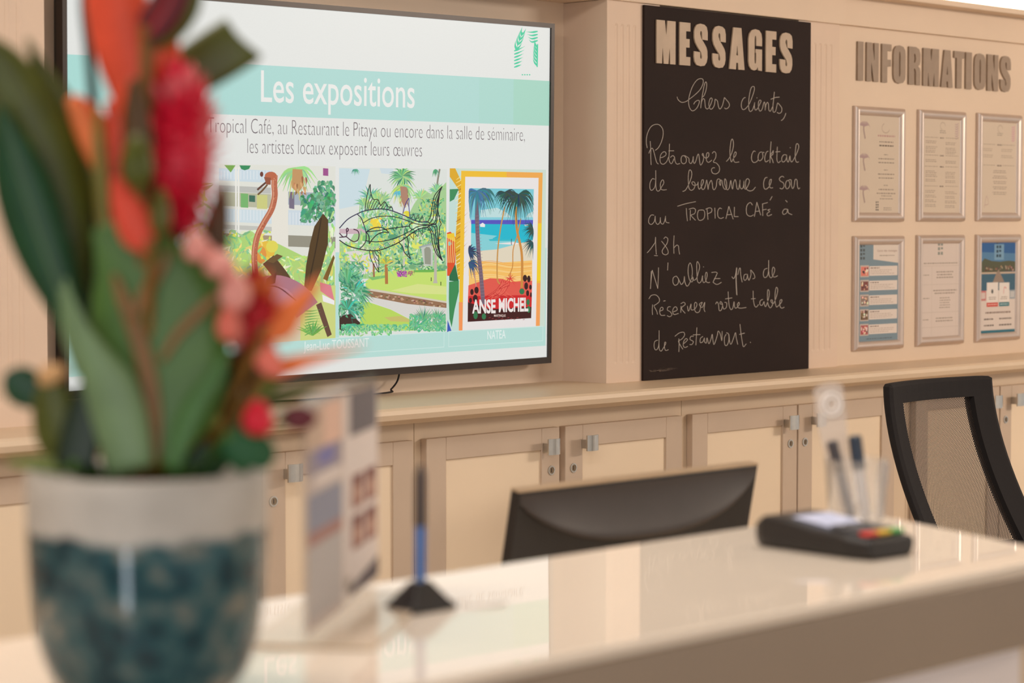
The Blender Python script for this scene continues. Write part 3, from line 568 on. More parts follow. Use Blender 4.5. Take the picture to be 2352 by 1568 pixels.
# ------------------------------------------------------------------ blackboard
cb = thing('chalkboard', 'tall black chalkboard with MESSAGES letters and handwritten white chalk note', 'chalkboard', (4.75, 3.825, .998))
MB().box((4.401, 3.822, .9985), (5.106, 3.8295, 1.9605)).obj('board', M_chalk, cb, bevel=.001, bseg=1)
def glyph(ch):
    o = {'M': [[(0,0),(0,1),(.43,1),(.5,.66),(.57,1),(1,1),(1,0),(.72,0),(.69,.37),(.62,0),(.38,0),(.31,.37),(.28,0)]],
     'E': [[(0,0),(0,1),(1,1),(1,.8),(.6,.8),(.6,.62),(.93,.62),(.93,.42),(.6,.42),(.6,.2),(1,.2),(1,0)]],
     'I': [[(0,0),(0,1),(1,1),(1,0)]],
     'F': [[(0,0),(0,1),(1,1),(1,.83),(.56,.83),(.56,.6),(.95,.6),(.95,.43),(.56,.43),(.56,0)]],
     'T': [[(0,1),(1,1),(1,.82),(.76,.82),(.74,0),(.24,0),(.24,.82),(0,.82)]],
     'A': [[(0,0),(.26,1),(.78,1),(1,0),(.6,0),(.57,.16),(.46,.16),(.44,0)], [(.455,.34),(.515,.58),(.575,.34)]],
     'N': [[(0,0),(0,1),(.45,1),(.64,.52),(.64,1),(1,1),(1,0),(.6,0),(.38,.5),(.38,0)]],
     'O': [[(.5,0),(.2,.03),(.04,.12),(0,.25),(0,.75),(.04,.88),(.2,.97),(.5,1),(.8,.97),(.96,.88),(1,.75),(1,.25),(.96,.12),(.8,.03)], [(.46,.2),(.44,.26),(.44,.74),(.46,.82),(.5,.85),(.54,.82),(.57,.74),(.57,.26),(.54,.2),(.5,.17)]],
     'R': [[(0,0),(0,1),(.6,1),(.88,.95),(1,.82),(1,.64),(.93,.54),(.8,.5),(.95,.44),(1,.34),(1,0),(.62,0),(.61,.34),(.55,.42),(.44,.43),(.44,0)], [(.44,.83),(.56,.8),(.6,.7),(.56,.6),(.44,.57)]],
     'G': [[(1,.6),(1,.78),(.95,.9),(.78,.98),(.5,1),(.24,.97),(.06,.88),(0,.76),(0,.22),(.06,.1),(.22,.02),(.42,0),(.58,.02),(.68,.09),(.72,.01),(1,0),(1,.52),(.52,.52),(.52,.43),(.57,.43),(.57,.24),(.55,.18),(.5,.165),(.46,.18),(.44,.26),(.44,.76),(.46,.82),(.5,.845),(.55,.82),(.57,.76),(.57,.6)]],
     'S': [[(1,.62),(1,.81),(.93,.93),(.75,.985),(.46,1),(.2,.97),(.07,.9),(.01,.81),(.01,.66),(.09,.55),(.27,.44),(.51,.33),(.58,.23),(.56,.185),(.51,.17),(.45,.195),(.44,.33),(0,.34),(0,.21),(.05,.1),(.2,.02),(.5,0),(.78,.02),(.93,.1),(.99,.21),(.98,.37),(.9,.46),(.72,.56),(.53,.65),(.44,.75),(.46,.82),(.52,.83),(.58,.8),(.59,.63)]]}[ch]
    return o
def letter(ch, x0, x1, z0, z1, yback, thick, m, root):
    cu = bpy.data.curves.new('g', 'CURVE'); cu.dimensions = '2D'; cu.fill_mode = 'BOTH'; cu.extrude = thick/2
    for loop in glyph(ch):
        s = cu.splines.new('POLY'); s.points.add(len(loop)-1); s.use_cyclic_u = True
        for p, (a, b_) in zip(s.points, loop): p.co = (x0+(x1-x0)*a, z0+(z1-z0)*b_, 0, 1)
    me = curve_mesh(cu); me.materials.clear()
    me.transform(Matrix(((1,0,0,0),(0,0,-1,yback-thick/2),(0,1,0,0),(0,0,0,1))))
    return link('letter', me, m, root)
NY = Vector((0, 1, 0))
def wx(px, yp, py=100): return meet(px, py, (0, yp, 0), NY).x
for ch, a, b_, dz in zip('MESSAGES', (145, 490, 707, 985, 1235, 1525, 1785, 1995), (428, 650, 910, 1181, 1465, 1726, 1940, 2183), (0, .0, .001, .0, .0, .001, 0, 0)):
    letter(ch, wx(1490+a/6.533, 3.812), wx(1490+b_/6.533, 3.812), 1.8145+dz, 1.9255+dz, 3.8215, .004, M_let1, cb)
A = []
def tr(oy, *strokes): A.extend([[(1470+x/5.88, oy+y/5.88) for x, y in s] for s in strokes])
tr(160,
 [(500,365),(515,405),(560,440),(620,430),(670,395),(740,340),(810,270),(850,190),(850,135),(820,120),(770,140),(715,215),(675,320),(655,420),(665,500),(690,545),(720,555),(765,520),(795,460),(800,420),(775,415),(740,440),(725,468)],
 [(845,370),(870,340),(895,260),(900,190),(888,165),(870,200),(850,300),(830,420),(820,520)], [(820,520),(830,440),(850,395),(870,400),(878,450),(885,510),(910,530),(940,500),(965,440),(975,400),(960,380),(940,410),(930,470),(945,525),(970,530),(1000,490),(1012,430),(1015,400),(1040,415),(1050,440),(1060,500),(1080,530),(1110,490),(1130,420),(1140,378),(1160,400),(1195,440),(1208,480),(1190,515),(1160,528),(1140,515)],
 [(1425,375),(1400,385),(1375,430),(1368,490),(1385,535),(1420,530),(1470,470),(1510,380),(1540,290),(1545,240),(1525,225),(1500,250),(1480,330),(1468,430),(1470,530),(1490,565),(1520,540),(1540,480),(1550,440),(1545,500),(1560,545),(1590,520),(1620,460),(1635,425),(1620,410),(1600,440),(1600,510),(1620,560),(1650,530),(1665,470),(1680,435),(1690,480),(1690,550),(1700,480),(1720,440),(1735,470),(1740,540),(1760,560),(1790,500)],
 [(1576,376),(1583,386)], [(1815,300),(1805,400),(1795,500),(1800,570),(1830,560),(1850,480),(1860,450),(1890,480),(1915,520),(1910,570),(1880,590),(1850,575)], [(1765,400),(1830,375),(1885,370)], [(1970,585),(1955,630),(1930,670),(1905,688)],
 [(98,1058),(85,980),(95,880),(140,780),(200,740),(260,745),(305,800),(312,880),(290,970),(250,1050),(205,1090)], [(138,965),(145,1080),(145,1180),(150,1285)], [(120,1130),(135,1090),(165,1060),(185,1100),(205,1180),(225,1250),(250,1275)],
 [(270,1190),(310,1180),(350,1150),(345,1115),(315,1110),(280,1150),(270,1220),(285,1265),(320,1275),(360,1240),(385,1180)], [(398,1000),(395,1100),(390,1200),(405,1255),(430,1265),(460,1200)], [(385,1095),(460,1095)], [(410,1185),(440,1160),(465,1180),(475,1240),(500,1275),(540,1265)], [(600,1160),(570,1165),(555,1200),(560,1250),(590,1270),(620,1250),(625,1200),(600,1160),(640,1180),(660,1200),(665,1250),(690,1265),(710,1230),(720,1170),(720,1240),(735,1265),(755,1230),(775,1160),(790,1140),(800,1190),(810,1270),(825,1285),(850,1240),(860,1180),(850,1130),(840,1150),(870,1180),(895,1195),(925,1170),(930,1130),(910,1120),(895,1160),(900,1230),(930,1250),(970,1220)],
 [(975,1130),(1000,1105),(1025,1130),(1020,1190),(990,1245),(1030,1260),(1070,1310),(1070,1370),(1030,1405),(980,1395),(965,1350),(985,1325),(1010,1325)],
 [(1165,1240),(1200,1200),(1240,1120),(1262,1020),(1255,950),(1240,940),(1225,990),(1215,1090),(1220,1190),(1235,1245),(1260,1200),(1290,1160),(1300,1125),(1285,1110),(1268,1150),(1265,1220),(1285,1250),(1340,1245)],
 [(1560,1105),(1535,1100),(1510,1150),(1507,1210),(1530,1250),(1570,1245),(1600,1210)], [(1650,1110),(1615,1120),(1595,1170),(1600,1220),(1630,1225),(1660,1180),(1655,1120),(1680,1120)], [(1735,1100),(1710,1110),(1690,1160),(1685,1210),(1700,1245),(1740,1220)], [(1770,970),(1762,1080),(1757,1180),(1755,1260)], [(1760,1150),(1790,1110),(1800,1090),(1795,1140),(1765,1170),(1790,1220),(1800,1260)], [(1855,1040),(1850,1140),(1850,1220),(1870,1255),(1900,1230)], [(1830,1110),(1895,1105)], [(1975,1150),(1940,1150),(1915,1190),(1920,1240),(1950,1240),(1975,1200),(1980,1150),(1985,1220),(2005,1245),(2025,1160),(2030,1210),(2045,1245),(2070,1220),(2120,1120),(2145,1040),(2130,1000),(2110,1010),(2100,1080),(2095,1180),(2110,1245),(2145,1245)], [(2026,1048),(2032,1058)])
tr(380,
 [(200,185),(165,180),(135,240),(135,310),(160,335),(200,290),(212,200),(212,65)], [(212,200),(215,290),(230,340),(260,340),(290,290),(320,240),(315,200),(295,200),(275,250),(280,310),(310,330),(360,325)],
 [(575,350),(610,335),(640,290),(680,200),(700,120),(690,70),(668,62),(655,110),(652,200),(660,300),(690,335),(730,310),(745,250),(725,220),(700,230),(720,265),(770,260),(785,220),(785,280),(800,320),(825,290),(855,230),(855,195),(835,200),(825,260),(840,320),(870,310),(890,240),(900,195),(910,250),(920,325),(930,260),(960,200),(975,240),(985,310),(1005,325),(1030,280),(1040,200),(1065,180),(1090,210),(1085,270),(1070,220),(1105,200),(1120,280),(1145,320),(1170,300),(1165,210),(1145,180),(1145,250),(1175,325),(1205,300),(1225,200),(1235,260),(1250,320),(1262,240),(1285,190),(1300,240),(1310,310),(1335,310),(1350,190),(1350,280),(1370,315),(1395,290),(1405,190),(1405,280),(1425,320),(1460,270),(1478,210),(1460,180),(1435,190),(1425,250),(1435,310),(1470,340),(1520,335),(1560,290)],
 [(1720,160),(1690,170),(1670,230),(1675,300),(1700,320),(1740,290),(1765,240),(1775,190),(1755,195),(1745,250),(1760,300),(1795,300)],
 [(1945,160),(1920,145),(1885,170),(1890,205),(1935,235),(1945,280),(1920,315),(1885,305)], [(2010,200),(1980,210),(1965,260),(1975,310),(2005,305),(2025,250),(2010,200),(2040,195),(2045,270),(2060,310),(2080,280),(2095,190),(2120,200),(2125,270),(2140,315),(2160,300)],
 [(505,550),(620,515),(755,487)], [(190,670),(150,670),(120,720),(120,775),(155,795),(195,750),(205,680),(210,760),(240,795),(270,760),(275,700),(280,770),(310,790),(335,740),(345,680),(350,760),(395,775)],
 [(625,575),(630,660),(640,750)], [(680,600),(679,670),(678,740)], [(660,590),(720,575),(750,600),(735,650),(690,670),(720,710),(750,740)], [(820,600),(790,610),(775,670),(790,730),(825,740),(865,710),(875,650),(860,605),(820,600)], [(905,590),(912,660),(918,730)], [(885,590),(940,570),(970,590),(960,630),(915,650)], [(1010,570),(1015,715)], [(1105,585),(1075,575),(1050,620),(1055,690),(1090,715),(1130,700)], [(1160,720),(1200,550)], [(1200,550),(1258,725)], [(1175,665),(1240,660)], [(1275,560),(1272,690)], [(1272,690),(1330,690)],
 [(1520,535),(1490,500),(1450,530),(1435,590),(1445,660),(1490,685),(1535,665)], [(1545,690),(1578,495)], [(1578,495),(1630,670)], [(1555,620),(1610,615)], [(1655,520),(1658,680)], [(1650,520),(1725,500)], [(1655,600),(1710,590)], [(1760,590),(1725,600),(1750,620),(1715,650),(1730,680),(1780,660)], [(1785,415),(1755,470)], [(1990,590),(1950,590),(1925,630),(1940,660),(1980,640),(1995,590),(2005,640),(2055,665)], [(1965,468),(1990,495)],
 [(95,1180),(140,1130),(205,1040)], [(210,965),(212,1080),(220,1200)], [(205,1040),(210,965)], [(190,1215),(240,1218)], [(290,1020),(330,1070),(370,1130),(380,1180),(350,1205),(310,1190),(300,1150),(330,1100),(365,1050),(375,990),(345,965),(320,990)], [(460,945),(455,1060),(458,1190)], [(460,1110),(495,1075),(520,1090),(525,1140),(535,1200)])
tr(580,
 [(140,490),(150,370),(165,235)], [(165,235),(200,350),(240,485)], [(240,485),(247,340),(250,200)], [(152,250),(146,400),(142,490)], [(378,135),(372,240)],
 [(490,315),(450,340),(445,400),(470,440),(510,420),(520,360),(490,315)], [(515,345),(540,400),(560,430),(590,390),(600,320),(605,390),(630,450),(660,430),(700,330),(705,220),(680,140),(655,180),(650,280),(670,370),(700,395),(720,350),(695,310),(720,370),(760,350),(790,260),(805,180),(775,120),(765,180),(770,300),(775,380),(800,410),(830,380),(845,310),(845,370),(860,405),(885,385),(905,320),(905,275),(890,270),(880,330),(895,390),(920,405),(945,400)], [(854,188),(861,197)], [(965,268),(1020,262),(1045,275)], [(1045,275),(1010,350),(985,400)], [(985,400),(1040,430),(1100,400)], [(1000,350),(1085,350)],
 [(1240,325),(1265,350),(1290,300),(1305,200)], [(1308,210),(1300,350),(1310,575)], [(1304,215),(1296,380),(1305,570)], [(1320,300),(1340,220),(1355,215),(1360,300),(1380,400)], [(1440,290),(1410,300),(1400,350),(1420,375),(1445,340),(1450,290),(1460,350),(1475,370),(1500,290),(1495,235),(1540,290),(1550,340),(1520,355)],
 [(1720,210),(1680,230),(1665,290),(1680,335),(1715,320),(1735,250),(1738,100)], [(1738,250),(1745,310),(1770,340),(1800,300),(1820,230),(1800,195),(1785,240),(1790,310),(1820,330),(1860,310)],
 [(120,625),(150,580),(210,570),(255,610),(260,660),(215,700),(190,720),(225,790),(235,835)], [(170,700),(165,780),(170,840)], [(315,655),(345,648)], [(270,790),(310,770),(305,740),(280,745),(265,800),(285,845),(340,845)], [(415,730),(380,735),(370,775),(410,800),(430,840),(400,865),(365,850)], [(450,800),(500,775),(490,735),(460,740),(440,790),(460,835),(520,820)], [(555,720),(550,810)], [(550,690),(590,670),(610,700),(560,750),(610,820)], [(640,720),(655,790),(690,690)], [(690,690),(692,770),(740,760),(770,700),(750,670),(735,700),(740,780),(770,810),(805,790),(820,720),(840,670),(800,700),(840,740),(875,670),(865,760),(880,800)],
 [(1020,695),(1040,665),(1060,700),(1070,780),(1100,770),(1115,700),(1090,660),(1080,690),(1110,700),(1130,760),(1165,740),(1170,680),(1140,670)], [(1190,525),(1195,620),(1205,720),(1230,770),(1255,740),(1270,660),(1275,720),(1290,750),(1310,740),(1340,700),(1335,670),(1315,700),(1325,740),(1360,750),(1435,740)], [(1150,625),(1245,610)],
 [(1528,515),(1530,620),(1545,710),(1570,735),(1600,700)], [(1500,625),(1560,620)], [(1660,630),(1625,650),(1620,700),(1650,710),(1675,660),(1680,700),(1700,725),(1740,600),(1745,520),(1725,505),(1720,600),(1730,700),(1760,745),(1790,700),(1785,640),(1765,650),(1800,690),(1840,600),(1860,500),(1840,470),(1825,550),(1825,650),(1840,730),(1865,720),(1910,670),(1915,635),(1890,650),(1890,720),(1915,750),(1950,735)],
 [(240,1180),(200,1200),(190,1260),(205,1310),(235,1300),(255,1230),(258,1050)], [(255,1230),(260,1300),(285,1330),(320,1280),(350,1220),(335,1210),(330,1270),(345,1320),(385,1310)],
 [(470,1130),(530,1085),(590,1075),(600,1120),(560,1170),(520,1195),(550,1260),(580,1305)], [(525,1160),(528,1240),(525,1340)], [(590,1230),(640,1180),(620,1160),(590,1200),(585,1260),(610,1280),(645,1265)], [(725,1130),(690,1130),(675,1170),(720,1200),(700,1240),(670,1240)], [(768,1010),(762,1120),(755,1250)], [(715,1110),(815,1105)], [(850,1130),(815,1160),(815,1215),(850,1200),(870,1150),(870,1200),(895,1220),(905,1150),(930,1230),(960,1160),(975,1100),(985,1180),(1000,1240),(1040,1130),(1055,1060),(1075,1080),(1090,1120),(1105,1190),(1110,1060)], [(1165,1100),(1140,1150),(1145,1240),(1175,1250),(1200,1180),(1195,1100),(1165,1080)], [(1200,1100),(1210,1200),(1230,1235),(1265,1150),(1290,1080),(1300,1150),(1320,1240)], [(1350,965),(1365,1100),(1385,1230),(1400,1270),(1435,1230)], [(1340,1105),(1415,1085)], [(1488,1206),(1495,1216)])
F = Flat(lambda x, y, o: meet(x, y, (0, 3.8213-o*.3, 0), NY))
bins = [290, 405, 458, 530, 590, 668, 740, 900]
for q in range(len(bins)):
    F = Flat(lambda x, y, o: meet(x, y, (0, 3.8213-o*.3, 0), NY)); lo = bins[q-1] if q else 0
    for s in A:
        if lo <= sum(p[1] for p in s)/len(s) < bins[q]: F.stroke(s, 1.5, (190, 180, 172), 5)
    F.build('chalk_line', M_stick, cb)
F = Flat(lambda x, y, o: meet(x, y, (0, 3.8217, 0), NY))
for q in range(7): F.stroke([(1490+rc(0, 10), 851+rc(-3, 3)), (1520+rc(-6, 10), 849+rc(-3, 3)), (1556+rc(-14, 8), 845+rc(-3, 3))], 1.2, (92, 76, 66), 4, 1)
F.build('chalk_smear', M_print, cb)

# ------------------------------------------------------------------ INFORMATIONS lettering and the six frames
il = thing('wall_lettering', 'taupe block capitals INFORMATIONS mounted above the six poster frames', 'sign', (5.77, 3.84, 1.81))
for ch, a, b_ in zip('INFORMATIONS', (247, 315, 430, 517, 632, 740, 875, 972, 1060, 1125, 1222, 1320), (290, 404, 500, 607, 718, 857, 962, 1048, 1104, 1207, 1303, 1397)):
    letter(ch, wx(1900+a/3.268, 3.832), wx(1900+b_/3.268, 3.832), 1.8135, 1.9245, 3.8445, .005, M_let2, il)
def page(kind, x0, z0, x1, z1):
    W, H = x1-x0, z1-z0
    F = Flat(lambda u, v, o: Vector((x0+u*W, 3.8388-o*.3, z0+v*H))); F.down = False
    R = F.rect; base = (212, 196, 178)
    def lines(u0, u1, v, n, dv, c=(150, 134, 122), h=.008, cen=False):
        for i in range(n):
            u = u0; r = rc(.75, 1) if n > 1 else 1; e = u0+(u1-u0)*r
            if cen: k = (u1-e)/2; u += k; e += k
            while u < e-.01:
                l = min(rc(.02, .07), e-u); R(u, v-i*dv, u+l, v-i*dv+h, c); u += l+.014
    R(0, 0, 1, 1, base)
    F.layer = 1
    T = lambda s, u0, u1, v, h, c, fat=0: F.text(s, u0, u1, v, h, c, fat)
    def leafmark(u, v, sz, c):
        for q in range(4): R(u, v+q*sz*.26, u+sz*.3, v+q*sz*.26+sz*.17, c); R(u+sz*.42, v+q*sz*.26+(q % 2)*sz*.05, u+sz*.72, v+q*sz*.26+sz*.17, c)
    if kind == 0:
        for v in (.83, .50, .17):
            F.stroke([(.14, v-.07), (.10, v+.03), (.12, v+.08)], .03, (168, 146, 140), 3)
            for q in range(9):
                a = .3+q*.33; F.stroke([(.12, v+.06), (.12+.11*cos(a), v+.06+.05*sin(a)), (.12+.15*cos(a), v+.05+.05*sin(a)-.02)], .014, (176, 150, 150), 3, 1)
        for q in range(8): F.stroke([(.66+.10*cos(q*.5+2), .88+.05*sin(q*.5+2)), (.66+.10*cos(q*.5+2.5), .88+.05*sin(q*.5+2.5))], .012, (190, 170, 155), 2)
        lines(.46, .9, .79, 1, .02, (190, 150, 145), .022*.8); lines(.5, .86, .73, 1, .03, h=.012); lines(.5, .86, .69, 1, .02, (110, 94, 84), .018*.8)
        for v in (.60, .44, .28): lines(.62, .72, v, 1, .03, cen=True); lines(.44, .92, v-.045, 2, .04, cen=True, h=.011)
        lines(.52, .86, .17, 2, .03, cen=True); leafmark(.42, .02, .1, (110, 100, 96)); lines(.62, .85, .045, 2, .02)
    elif kind == 1 or kind == 2:
        lx = .93
        for q in range(9): F.stroke([(.52+.07*cos(q*.5), .93+.04*sin(q*.5)), (.52+.07*cos(q*.5+.5), .93+.04*sin(q*.5+.5))], .01, (186, 168, 152), 2)
        lines(.44, .62, .875, 2, .02)
        for q in range(7): F.stroke([(.86, .96-q*.025), (.9, .95-q*.025), (.95, .97-q*.025)], .01, (206, 150, 170) if kind == 2 else (184, 156, 160), 3)
        if kind == 1:
            for v in (.80, .61, .49, .28): lines(.04, .4, v, 1, .02, (176, 158, 142)); lines(.45, .55, v-.005, 1, .02, (120, 102, 92), .016*.8); lines(.6, .95, v, 1, .02, (176, 158, 142))
            for v in (.76, .70, .66, .56, .44, .40, .35, .23, .18, .13, .08): lines(.06, .38, v, 2, .018, (168, 150, 136)); lines(.6, .92, v-.01, 2, .018, (168, 150, 136))
        else:
            for v in (.75, .52): lines(.04, .4, v, 1, .02, (176, 158, 142)); lines(.44, .58, v-.005, 1, .02, (120, 102, 92), .016*.8); lines(.6, .95, v, 1, .02, (176, 158, 142))
            for v in (.70, .63): lines(.04, .36, v, 2, .02, (176, 158, 142)); lines(.56, .9, v, 2, .02, (176, 158, 142))
            for v in (.46, .40, .34, .28, .22): lines(.3, .75, v, 2, .02, (160, 142, 128), cen=True)
            F.stroke([(.08, .05), (.14, .18), (.2, .1), (.1, .08)], .008, (186, 156, 150), 5)
    elif kind == 3:
        R(0, 0, 1, 1, (124, 146, 160)); R(.36, .85, 1, 1, (222, 210, 200)); F.poly([(.36, .85), (.36, .88), (1, .88), (1, .81)], (222, 210, 200)); leafmark(.03, .85, .16, (84, 92, 96))
        T('Carte des massages', .46, .97, .93, .022, (150, 110, 100)); lines(.52, .9, .885, 1, .02)
        for i in range(5):
            v = .68-i*.152; F.layer = 2; R(.26, v, 1-.02, v+.10, (226, 214, 206)); R(.03, v-.012, .25, v+.11, (198, 184, 176))
            F.layer = 3; c = [(226, 130, 116), (130, 80, 76), (150, 128, 120), (120, 96, 70), (176, 84, 90)][i]; R(.05, v, .235, v+.095, c)
            for q in range(14): F.disc(rc(.07, .22), rc(v+.01, v+.085), rc(.01, .03), rc(.006, .02), jit(random.choice([(236, 190, 170), c, (90, 60, 56), (240, 226, 214)]), 20), 7)
            lines(.29, .52, v+.076, 1, .02, (120, 96, 84), .012*.8); lines(.29, .92, v+.055, 3, .018, (186, 170, 160), h=.006)
        lines(.2, .85, .02, 1, .02, (90, 100, 108))
    elif kind == 4:
        R(0, 0, 1, 1, (216, 202, 194)); leafmark(.42, .88, .19, (140, 144, 138)); lines(.04, .96, .785, 1, .02, h=.010); 
        for v in (.76, .56, .26, .10): R(0, v, 1, v+.003, (190, 176, 166))
        R(.26, .02, .264, .76, (190, 176, 166)); R(.93, 0, .934, 1, (200, 188, 178))
        for v in (.66, .41, .18): lines(.03, .2, v, 1, .02)
        lines(.38, .85, .69, 3, .03, cen=True, h=.011); lines(.3, .95, .49, 2, .03, cen=True, h=.011); lines(.45, .8, .41, 5, .026, cen=True); lines(.34, .9, .19, 2, .03, cen=True, h=.011)
    else:
        R(0, 0, 1, 1, (218, 206, 198)); R(0, .52, 1, 1, (44, 96, 156)); F.poly([(0, .9), (1, .88), (1, .75), (0, .78)], (84, 130, 170)); F.poly([(0, .78), (.1, .83), (.3, .80), (.55, .79), (.8, .80), (1, .79), (1, .68), (0, .67)], (84, 88, 68))
        for q in range(40): F.disc(rc(.05, .95), rc(.685, .74), .016, .012, jit(random.choice([(150, 110, 96), (96, 66, 60), (190, 160, 140)])), 6)
        F.layer = 2; R(0, .655, 1, .675, (196, 176, 156)); R(0, .47, 1, .655, (62, 100, 122)); F.layer = 3; F.poly([(.5, .70), (.56, .66), (.68, .56), (.34, .56), (.44, .66)], (150, 132, 120)); R(.38, .81, .66, .985, (120, 160, 190))
        leafmark(.44, .84, .19, (40, 66, 84)); F.layer = 4; R(0, .36, .15, .47, (200, 120, 120)); R(.84, .37, 1, .47, (150, 160, 170)); R(.02, .38, .13, .45, (214, 196, 190)); R(.86, .385, .98, .455, (196, 196, 196))
        F.layer = 5; R(.17, .34, .5, .56, (230, 222, 216)); R(.53, .34, .83, .555, (230, 222, 216)); R(.17, .29, .5, .335, (206, 70, 60)); R(.53, .29, .83, .335, (50, 120, 130))
        F.layer = 6; lines(.22, .45, .39, 2, .02, cen=True); lines(.57, .79, .39, 2, .02, cen=True); F.disc(.33, .46, .03, .025, (90, 90, 90)); F.stroke([(.66, .43), (.68, .5), (.74, .49)], .014, (216, 150, 150)); lines(.2, .47, .31, 1, .01, (240, 220, 210)); lines(.56, .8, .31, 1, .01, (220, 230, 230))
        lines(.14, .88, .215, 1, .02, (140, 118, 108), .022*.8); 
        for v in (.145, .075): lines(.1, .38, v, 1, .02, (96, 84, 78), .018*.8); lines(.54, .9, v, 1, .02, (96, 84, 78), .018*.8)
        R(0, .0, 1, .028, (40, 110, 130))
    return F
FR = [(5.336, 1.410, 0, 'silver poster frame in the top row, first from the left, palm sketches on its page'),
      (5.6585, 1.4115, 1, 'silver poster frame in the top row, second from the left, closely written menu page'),
      (5.975, 1.413, 2, 'silver poster frame in the top row, at the right edge of the picture'),
      (5.338, 1.0375, 3, 'silver poster frame in the bottom row with blue page and five small photos'),
      (5.658, 1.0395, 4, 'silver poster frame in the bottom row, white timetable page under a leaf emblem'),
      (5.9765, 1.0405, 5, 'silver poster frame in the bottom row with blue sky and jetty picture')]
for x0, z0, kind, lab in FR:
    W, H, t = .2475, .3305, .026
    f = thing('poster_frame', lab, 'picture frame', (x0+W/2, 3.8445, z0), 'snap frames on the information wall')
    def rail(p, q, inn):                      # rounded mitred profile from corner p to q
        p = Vector((p[0], 0, p[1])); q = Vector((q[0], 0, q[1])); inn = Vector((inn[0], 0, inn[1])); d = (q-p).normalized()
        rows = []
        for s_, h in ((0, .0), (0, .006), (.10, .011), (.3, .0155), (.55, .0155), (.85, .010), (1, .006), (1, .0)):
            rows.append([p+inn*t*s_+d*t*s_+Vector((0, 3.8448-h, 0)), q+inn*t*s_-d*t*s_+Vector((0, 3.8448-h, 0))])
        MB().grid(rows).obj('rail', M_alu, f, smooth=True)
    a, b_, c, d = (x0, z0), (x0+W, z0), (x0+W, z0+H), (x0, z0+H)
    rail(a, b_, (0, 1)); rail(b_, c, (-1, 0)); rail(c, d, (0, -1)); rail(d, a, (1, 0))
    MB().box((x0+t-.002, 3.8395, z0+t-.002), (x0+W-t+.002, 3.8448, z0+H-t+.002)).obj('backing', M_alu, f)
    page(kind, x0+t, z0+t, x0+W-t, z0+H-t).build('page', M_print, f)

# ------------------------------------------------------------------ reception counter
CT = 1.05
ctr = thing('reception_counter', 'glossy beige glass-topped reception counter with bronze-grey front edge', 'counter', (.6, 1.42, 0))
poly = [(-1.2, 1.232), (2.103, 1.232), (2.232, 1.56), (2.246, 1.612), (-1.2, 1.612)]
tp = MB().prism(poly, CT-.012, CT).obj('glass_top', M_top, ctr, bevel=.0035, bseg=3)
ed = [(-1.195, 1.2345), (2.1, 1.2345), (2.229, 1.56), (2.243, 1.6095), (-1.195, 1.6095)]
MB().prism(ed, CT-.088, CT-.0125).obj('apron', M_apron, ctr, bevel=.002)
bd = [(-1.15, 1.262), (2.055, 1.262), (2.17, 1.55), (2.18, 1.58), (-1.15, 1.58)]
MB().prism(bd, 0.0, CT-.0885).obj('front_panel', M_body, ctr)
MB().prism([(2.0555, 1.262), (2.098, 1.262), (2.222, 1.58), (2.1805, 1.58), (2.1705, 1.55)], 0.0, CT-.0885).obj('end_panel', M_ledge, ctr)
# staff desk behind
dk = thing('staff_desk', 'lower cream work desk behind the counter carrying the monitor', 'desk', (1.2, 1.98, 0))
MB().box((-1.1, 1.615, .70), (2.9, 2.35, .74)).obj('desktop', M_ledge, dk, bevel=.003)
for x in (-1.08, 2.86): MB().box((x, 1.63, 0), (x+.03, 2.30, .6995)).obj('side_panel', M_ledge, dk)

# ------------------------------------------------------------------ monitor (seen from behind)
mo = thing('monitor', 'black computer monitor seen from behind over the counter edge', 'monitor', (2.44, 2.16, .74))
MR = Matrix.Translation((2.437, 2.112, 1.037)) @ Matrix.Rotation(radians(-1.0), 4, 'Z') @ Matrix.Rotation(radians(11), 4, 'X')
def mv(x, y, z): return MR @ Vector((x, y, z))
hw = .2545
MB().box((-hw, 0, -.30), (hw, .016, -.002), MR).obj('screen_housing', M_black, mo, bevel=.002)
MB().box((-hw, .0, -.0018), (hw, .016, .0012), MR).obj('top_edge', mat('lit_bezel_edge', (196, 176, 150), .3, .6), mo)  # beige colour stands in for light falling on the top face
b = MB(); rows = []
for j in range(13):                           # swollen back shell ending in a U-shaped lower line
    t = j/12; r = []
    for i in range(31):
        s_ = i/30*2-1; zb = -.018-.066*(1-abs(s_)**2.6)**.9; z = -.006+(zb+.006)*min(1, t/.92)
        r.append(mv(s_*(hw-.004), -.0004-(.022*(min(1, t/.86))**1.4*(1-abs(s_)**4) if t < .95 else 0), z))
    rows.append(r)
b.grid(rows).obj('back_bulge', mat('lit_charcoal_plastic', (62, 54, 50), .38), mo, smooth=True)  # lighter than the housing: reflected light put into its colour
MB().box((-.03, -.030, -.30), (.03, -.001, -.125), MR).obj('stand_neck', M_black, mo)
MB().box((2.32, 2.02, .7405), (2.56, 2.24, .752)).obj('stand_base', M_black, mo, bevel=.004)
pp = MB(); pp.box((2.28, 1.63, .741), (2.49, 1.93, .747))  # added sheets, standing in for a bright reflection under the monitor
tag(settle(pp.obj('bright_patch_sheets', mat('bright_patch_white', (238, 232, 222), .8))), 'low white sheets added on the staff desk for the bright patch below the monitor', 'paper')

